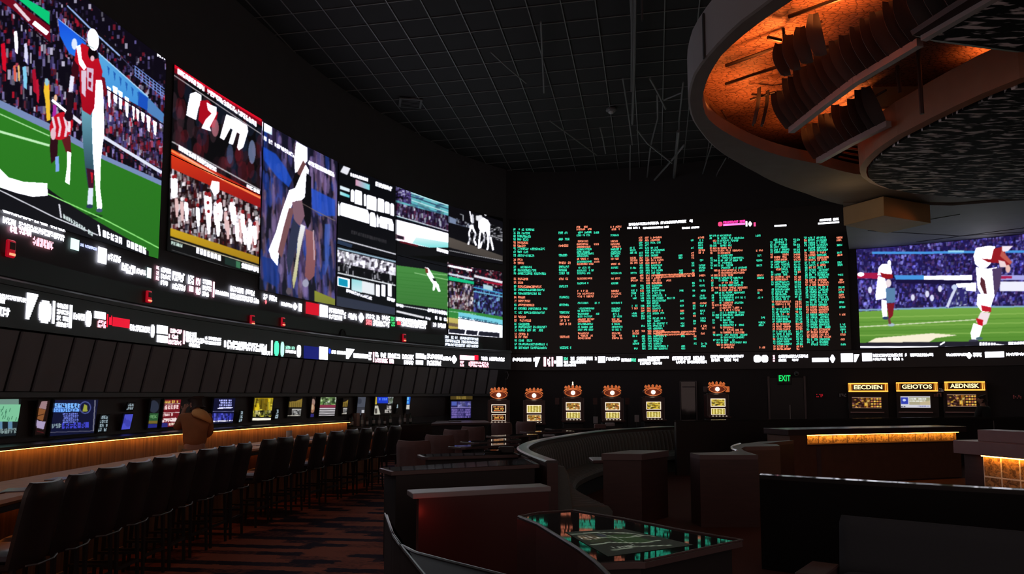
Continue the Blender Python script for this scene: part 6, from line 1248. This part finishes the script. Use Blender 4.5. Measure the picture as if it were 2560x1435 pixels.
# flat soffit between the ring and the back wall, over the wide picture
pl=[tuple(atz(2108,512,6.25)[:2]),(9.0,17.2),(10.5,17.3),(14,16.0),(17.2,13.0),(19.5,13.5),(17,18.3)]
wallpts=[tuple(float(q) for q in WB.at(s_,.03)) for s_ in np.linspace(17.5,11.0,14)]
pl=pl[:-1]+[(17.0,18.4)]+wallpts
struct('ceiling_soffit',MB().prism(pl,6.25,6.9),mat('slate_soffit',(0.20,0.20,0.205),.75,noise=.12,nscale=2))
mb=MB()
for (u0,v0),(u1,v1) in (((2170,577),(2400,590)),((2400,590),(2560,580)),((2260,560),(2400,536)),((2290,605),(2560,570))): mb.bar(atz(u0,v0,6.243),atz(u1,v1,6.243),.02,.012)
struct('ceiling_joint',mb,M_BLACK)
# corner box below the soffit
t=thing('ceiling_bulkhead','cream bulkhead box below the ring, left of the wide picture soffit','bulkhead',(8.6,17,5.75)); MB().prism([(7.95,17.45),(8.42,16.45),(9.9,17.2),(9.4,18.3)],5.80,6.245).build('box',M_CREAM,t,bevel=.01)
# oval mesh discs
def disc(px,z,label,extra,h,rim):
    P=pxp(px,z); P=P+extra; cx_=sum(p[0] for p in P)/len(P); cy_=sum(p[1] for p in P)/len(P); t=thing('ceiling_disc',label,'ceiling disc',(cx_,cy_,z))
    MB().prism(P,z,z+.05).build('mesh_panel',M_WIRE,t)
    mb=MB(); n=len(P); A=sum(P[i][0]*P[(i+1)%n][1]-P[(i+1)%n][0]*P[i][1] for i in range(n)); sg=1 if A>0 else -1
    def off(i,d):
        a=Vector(P[i-1]);b=Vector(P[(i+1)%n]); q=(b-a).normalized(); return (P[i][0]+q.y*d*sg,P[i][1]-q.x*d*sg)
    for i in range(n):
        for d,zz in ((.03,z+.03),(.14,z+.06),(.16,z+h),(.0,z+h)): x,y=off(i,d); mb.v.append((x,y,zz))
    for i in range(n):
        j=(i+1)%n
        for k in range(4): kk=(k+1)%4; mb.f.append((i*4+k,i*4+kk,j*4+kk,j*4+k)); mb.mi.append(0)
    mb.build('rim',rim,t,smooth=False); return t
M_CRIM=mat('copper_rim',(0.34,0.17,0.10),.6,noise=.2,nscale=3)
disc([(2560,213),(2474,247),(2410,276),(2349,305),(2300,330),(2265,347),(2230,369),(2207,385),(2185,405),(2172,422),(2170,434),(2174,446),(2194,461),(2223,472),(2286,484),(2391,493),(2480,497),(2560,500)],5.95,'large oval dark mesh ceiling disc with a copper rim above the wide picture',[(13.5,15.6),(15,13),(14.5,9.5),(11,8.2),(8,8.6)],.62,M_CRIM)
disc([(2560,130),(2490,121),(2420,111),(2360,103),(2313,97),(2400,45),(2500,-15)],6.05,'dark mesh ceiling disc cut by the top right corner',[(5.6,6.6),(8,5.6),(10,6.2),(9.4,8.2),(7.5,8.75)],.12,M_ROD)
t=thing('trim_bar','long pale trim bar along the edge of the corner mesh disc','trim bar',atz(2400,43,6.1)); MB().bar(atz(2309,96,6.06),atz(2520,-26,6.06),.09,.07).build('bar',M_TRIMB,t)
t=thing('ceiling_wedge','cream wedge-shaped bulkhead panel inside the ring recess','bulkhead',(7.5,12.3,6.6)); MB().prism([(6.1,12.1),(9.2,12.0),(9.2,12.12),(6.1,12.22)],6.60,6.94).build('panel',M_CREAM,t)
for (u0,v0),(u1,v1) in (((2295,115),(2305,285)),((2243,165),(2250,230))): 
    a=atz(u0,v0,6.9); b=aty(u1,v1,a.y); t=thing('hanger_rod','dark vertical hanger rod %s the cream wedge panel'%('in front of' if u0>2260 else 'at the near edge of'),'rod',a); MB().tube([a,b],.03,n=6).build('rod',M_ROD,t)
# petal screens hanging inside the ring
def petals(label,bars,z,h,lean,step,wd,trim=True):
    t=thing('petal_screen',label,'ceiling ornament',atz(*bars[0],z)); P=[atz(u,v,z) for u,v in bars]
    if trim: MB().tube([(p.x,p.y,p.z) for p in P],.001).v; mb=MB(); [mb.bar(a,b,.10,.10) for a,b in zip(P,P[1:])]; mb.build('trim_bar',M_TRIMB,t)
    L=[0]; 
    for a,b in zip(P,P[1:]): L.append(L[-1]+(b-a).length)
    n=int(L[-1]/step); rr=random.Random(len(label))
    for k in range(n+1):
        d=min(step*k+rr.uniform(-.02,.02),L[-1]-.001); d=max(d,0); i=max(j for j in range(len(P)-1) if L[j]<=d); q=P[i]+(P[i+1]-P[i])*((d-L[i])/(L[i+1]-L[i])); u=(P[i+1]-P[i]).normalized(); o=Vector((-u.y,u.x,0)); hh=h*rr.uniform(.85,1.12); tw=rr.uniform(.85,1.3); mb=MB(); m=7
        for j in range(m):
            s_=j/(m-1); w=wd*(.55+.6*math.sin(PI*(.15+.8*s_)))*.5; ln=-lean*(s_**1.4)-.06*math.sin(PI*s_); c=q+o*ln+Vector((0,0,.04+hh*s_)); ux=(u*math.cos(tw)+o*math.sin(tw)); nx=Vector((-ux.y,ux.x,0))
            for e,f in ((-1,.0),(0,.035),(1,.0)): mb.v.append(tuple(c+ux*w*e+nx*f))
            for e,f in ((1,-.012),(0,.02),(-1,-.012)): mb.v.append(tuple(c+ux*w*e+nx*f))
        for j in range(m-1):
            for e in range(6): ee=(e+1)%6; mb.f.append((j*6+e,j*6+ee,(j+1)*6+ee,(j+1)*6+e)); mb.mi.append(0)
        mb.f.append(tuple(range(6))[::-1]); mb.f.append(tuple((m-1)*6+e for e in range(6))); mb.mi+=[0,0]
        mb.build('petal',M_FIN,t,smooth=True)
    a=P[0]; mb=MB(); mb.tube([p+Vector((-.02,0,h*.95)) for p in P],.02,n=6); mb.build('upper_rail',M_ROD,t)
    return t
petals('long row of dark curved petals above a pale trim bar, running towards the corner disc',[(1978,326),(2060,262),(2140,202),(2300,106)],6.2,.62,.26,.21,.22)
petals('upper row of dark petals along the corner disc trim',[(2330,84),(2420,32),(2500,-14)],6.12,.66,.26,.2,.24,trim=False)
petals('lower row of dark petals above a short pale trim bar beside the oval disc',[(2046,402),(2130,355),(2222,309)],6.2,.6,.26,.2,.21)
petals('small fan of dark petals at the near end of the long petal row',[(1962,196),(2012,168),(2065,138)],6.2,.5,.1,.22,.18,trim=False)
petals('ragged dark petals hanging at the far end of the long petal row',[(1885,318),(1908,320),(1926,322)],6.25,.6,.2,.16,.18,trim=False)
t=thing('lit_louver','row of copper lit rods between the lower petals and the oval disc','louver',atz(2130,380,6.35))
for k in range(8):
    a=atz(2098+k*9,392-k*11,6.62); b=atz(2146+k*5,402-k*13,6.62); MB().tube([a,b],.022,n=6).build('rod',M_CRIM,t)
RODS=[((1743,190),(1957,113)),((1746,233),(1955,163)),((1882,74),(2105,-6)),((1848,76),(1953,101)),((1955,28),(1961,108)),((1745,288),(1938,230)),((1772,225),(1816,295)),((1941,333),(2055,336))]
for i,(a,b) in enumerate(RODS):
    a=atz(*a,6.75); b=atz(*b,6.75); a=a+(b-a).normalized()*(.5 if i<5 else 1.0); t=thing('support_rod','thin dark support rod crossing the glowing ring recess, %s of eight'%ORD[i],'rod',a,group='rods inside the ring recess'); MB().tube([a,b],.026 if i<4 else .02,n=6).build('rod',M_ROD,t)
# ---------------------------------------------------------------- things on the black ceiling
def cpx(u,v,d=.0):
    p=atz(u,v,9.5)
    for _ in range(4): p=atz(u,v,ceilz(p.y)-d)
    return p
HR=[([(1580,-10),(1580,120),(1579,228)],.03),([(1588,-10),(1586,150),(1581,310)],.035),([(1557,196),(1570,280),(1581,362)],.02),([(1576,362),(1575,400),(1575,450)],.018),([(1625,196),(1645,232),(1664,272)],.03),([(1660,250),(1703,232)],.022),([(1708,206),(1698,300),(1698,325)],.022),([(1696,328),(1690,390),(1684,460)],.05),([(1711,362),(1680,400),(1636,450)],.03),([(1593,325),(1618,358),(1680,408)],.025),([(1643,236),(1644,296),(1627,362)],.024),([(1626,368),(1621,410),(1618,446)],.022),([(1500,318),(1508,350),(1514,384)],.02),([(1227,130),(1270,170),(1316,208)],.018),([(1352,55),(1356,140),(1360,232)],.022),([(1375,302),(1430,342),(1492,388)],.022),([(1790,330),(1770,390),(1752,450)],.02),([(1815,395),(1795,430),(1782,462)],.02)]
for i,(px,r) in enumerate(HR):
    P=[cpx(u,v,.15+(i*.13)%.6) for u,v in px]; t=thing('hanging_conduit','grey conduit hanging below the black ceiling grid, number %s of the tangle beside the ring'%ORD[i],'conduit',P[0],group='conduits under the black ceiling'); MB().tube(P,r,n=6).build('pipe',M_PIPE,t,smooth=True)
p=cpx(1026,258,.03); t=thing('ceiling_vent','small grey square vent in the black ceiling above the video wall','vent',p); MB().box((0,0,0),(.62,.62,.03),rz=.19).build('frame',mat('vent_grey',(0.09,0.09,0.09),.6),t,local=True); mb=MB()
for k in range(6): mb.box((0,-.22+.088*k,-.02),(.5,.03,.02),rz=0)
mb.v=[tuple(RZ(.19)@Vector(q)) for q in mb.v]; mb.build('slats',M_BLACK,t,local=True)
p=cpx(1528,272,.02); t=thing('ceiling_sensor','small white dome sensor on the black ceiling','sensor',p); MB().lathe([(.14,0),(.15,-.05),(.11,-.09)],n=18).build('mount',M_PIPE,t,local=True); MB().sphere((0,0,-.09),.085,sc=(1,1,.7)).build('dome',mat('pale_dome',(0.4,0.4,0.4),.3),t,local=True,smooth=True)
# ---------------------------------------------------------------- ring recess uplights, then unseen lights added for brightness
OC=(1.0,.25,.05)
def up(u,v,z,pw,cone=150): return light('SPOT',atz(u,v,z),pw,OC,size=.06,rot=(PI,0,0),spot_size=math.radians(cone),spot_blend=.6)
for a in ((2095,60,6.5,60),(1950,165,6.5,50),(1990,28,6.45,24),(1880,270,6.42,16),(1835,180,6.42,16),(1800,270,6.42,14),(1880,310,6.42,22),(1990,360,6.42,10),(2125,318,6.5,40),(2100,345,6.5,14),(2210,370,6.5,10),(2480,160,6.7,16)): up(*a)
light('POINT',(7.3,15.6,5.55),5,(1,.62,.25),size=.3)  # unseen warm light added to brighten the cream bulkhead and ring underside
light('SPOT',(10.3,15.9,5.6),10,(1,.3,.08),size=.1,rot=(math.radians(75),0,math.radians(60)),spot_size=math.radians(70),spot_blend=.5)  # unseen orange spot added to tint the bulkhead's side face
# unseen warm spots added as fill; red light added under the half-wall cap
for x,y,p_ in ((-2.3,5.6,90),(-1.9,8.6,75),(-1.6,11.8,60),(2.4,8.6,30),(6.2,12.2,40)): light('SPOT',(x,y,min(ceilz(y)-.12,5.9 if x>5 else 99)),p_,(1,.52,.36),size=.12,spot_size=math.radians(44),spot_blend=.8)
light('POINT',(polyP[0][0]+.16,polyP[0][1]-.12,.66),.35,(1,.05,.03),size=.05)
# ---------------------------------------------------------------- look
wd=bpy.data.worlds.new('world'); SC.world=wd; wd.use_nodes=True; wd.node_tree.nodes['Background'].inputs[0].default_value=(.33,.23,.21,1)
vs=SC.view_settings; vs.view_transform='Standard'; vs.look='None'; vs.exposure=0; vs.gamma=1; vs.use_curve_mapping=False
cy=SC.cycles; cy.max_bounces=4; cy.diffuse_bounces=2; cy.glossy_bounces=3; cy.transmission_bounces=2; cy.use_denoising=True; cy.sample_clamp_indirect=4; cy.caustics_reflective=False; cy.caustics_refractive=False
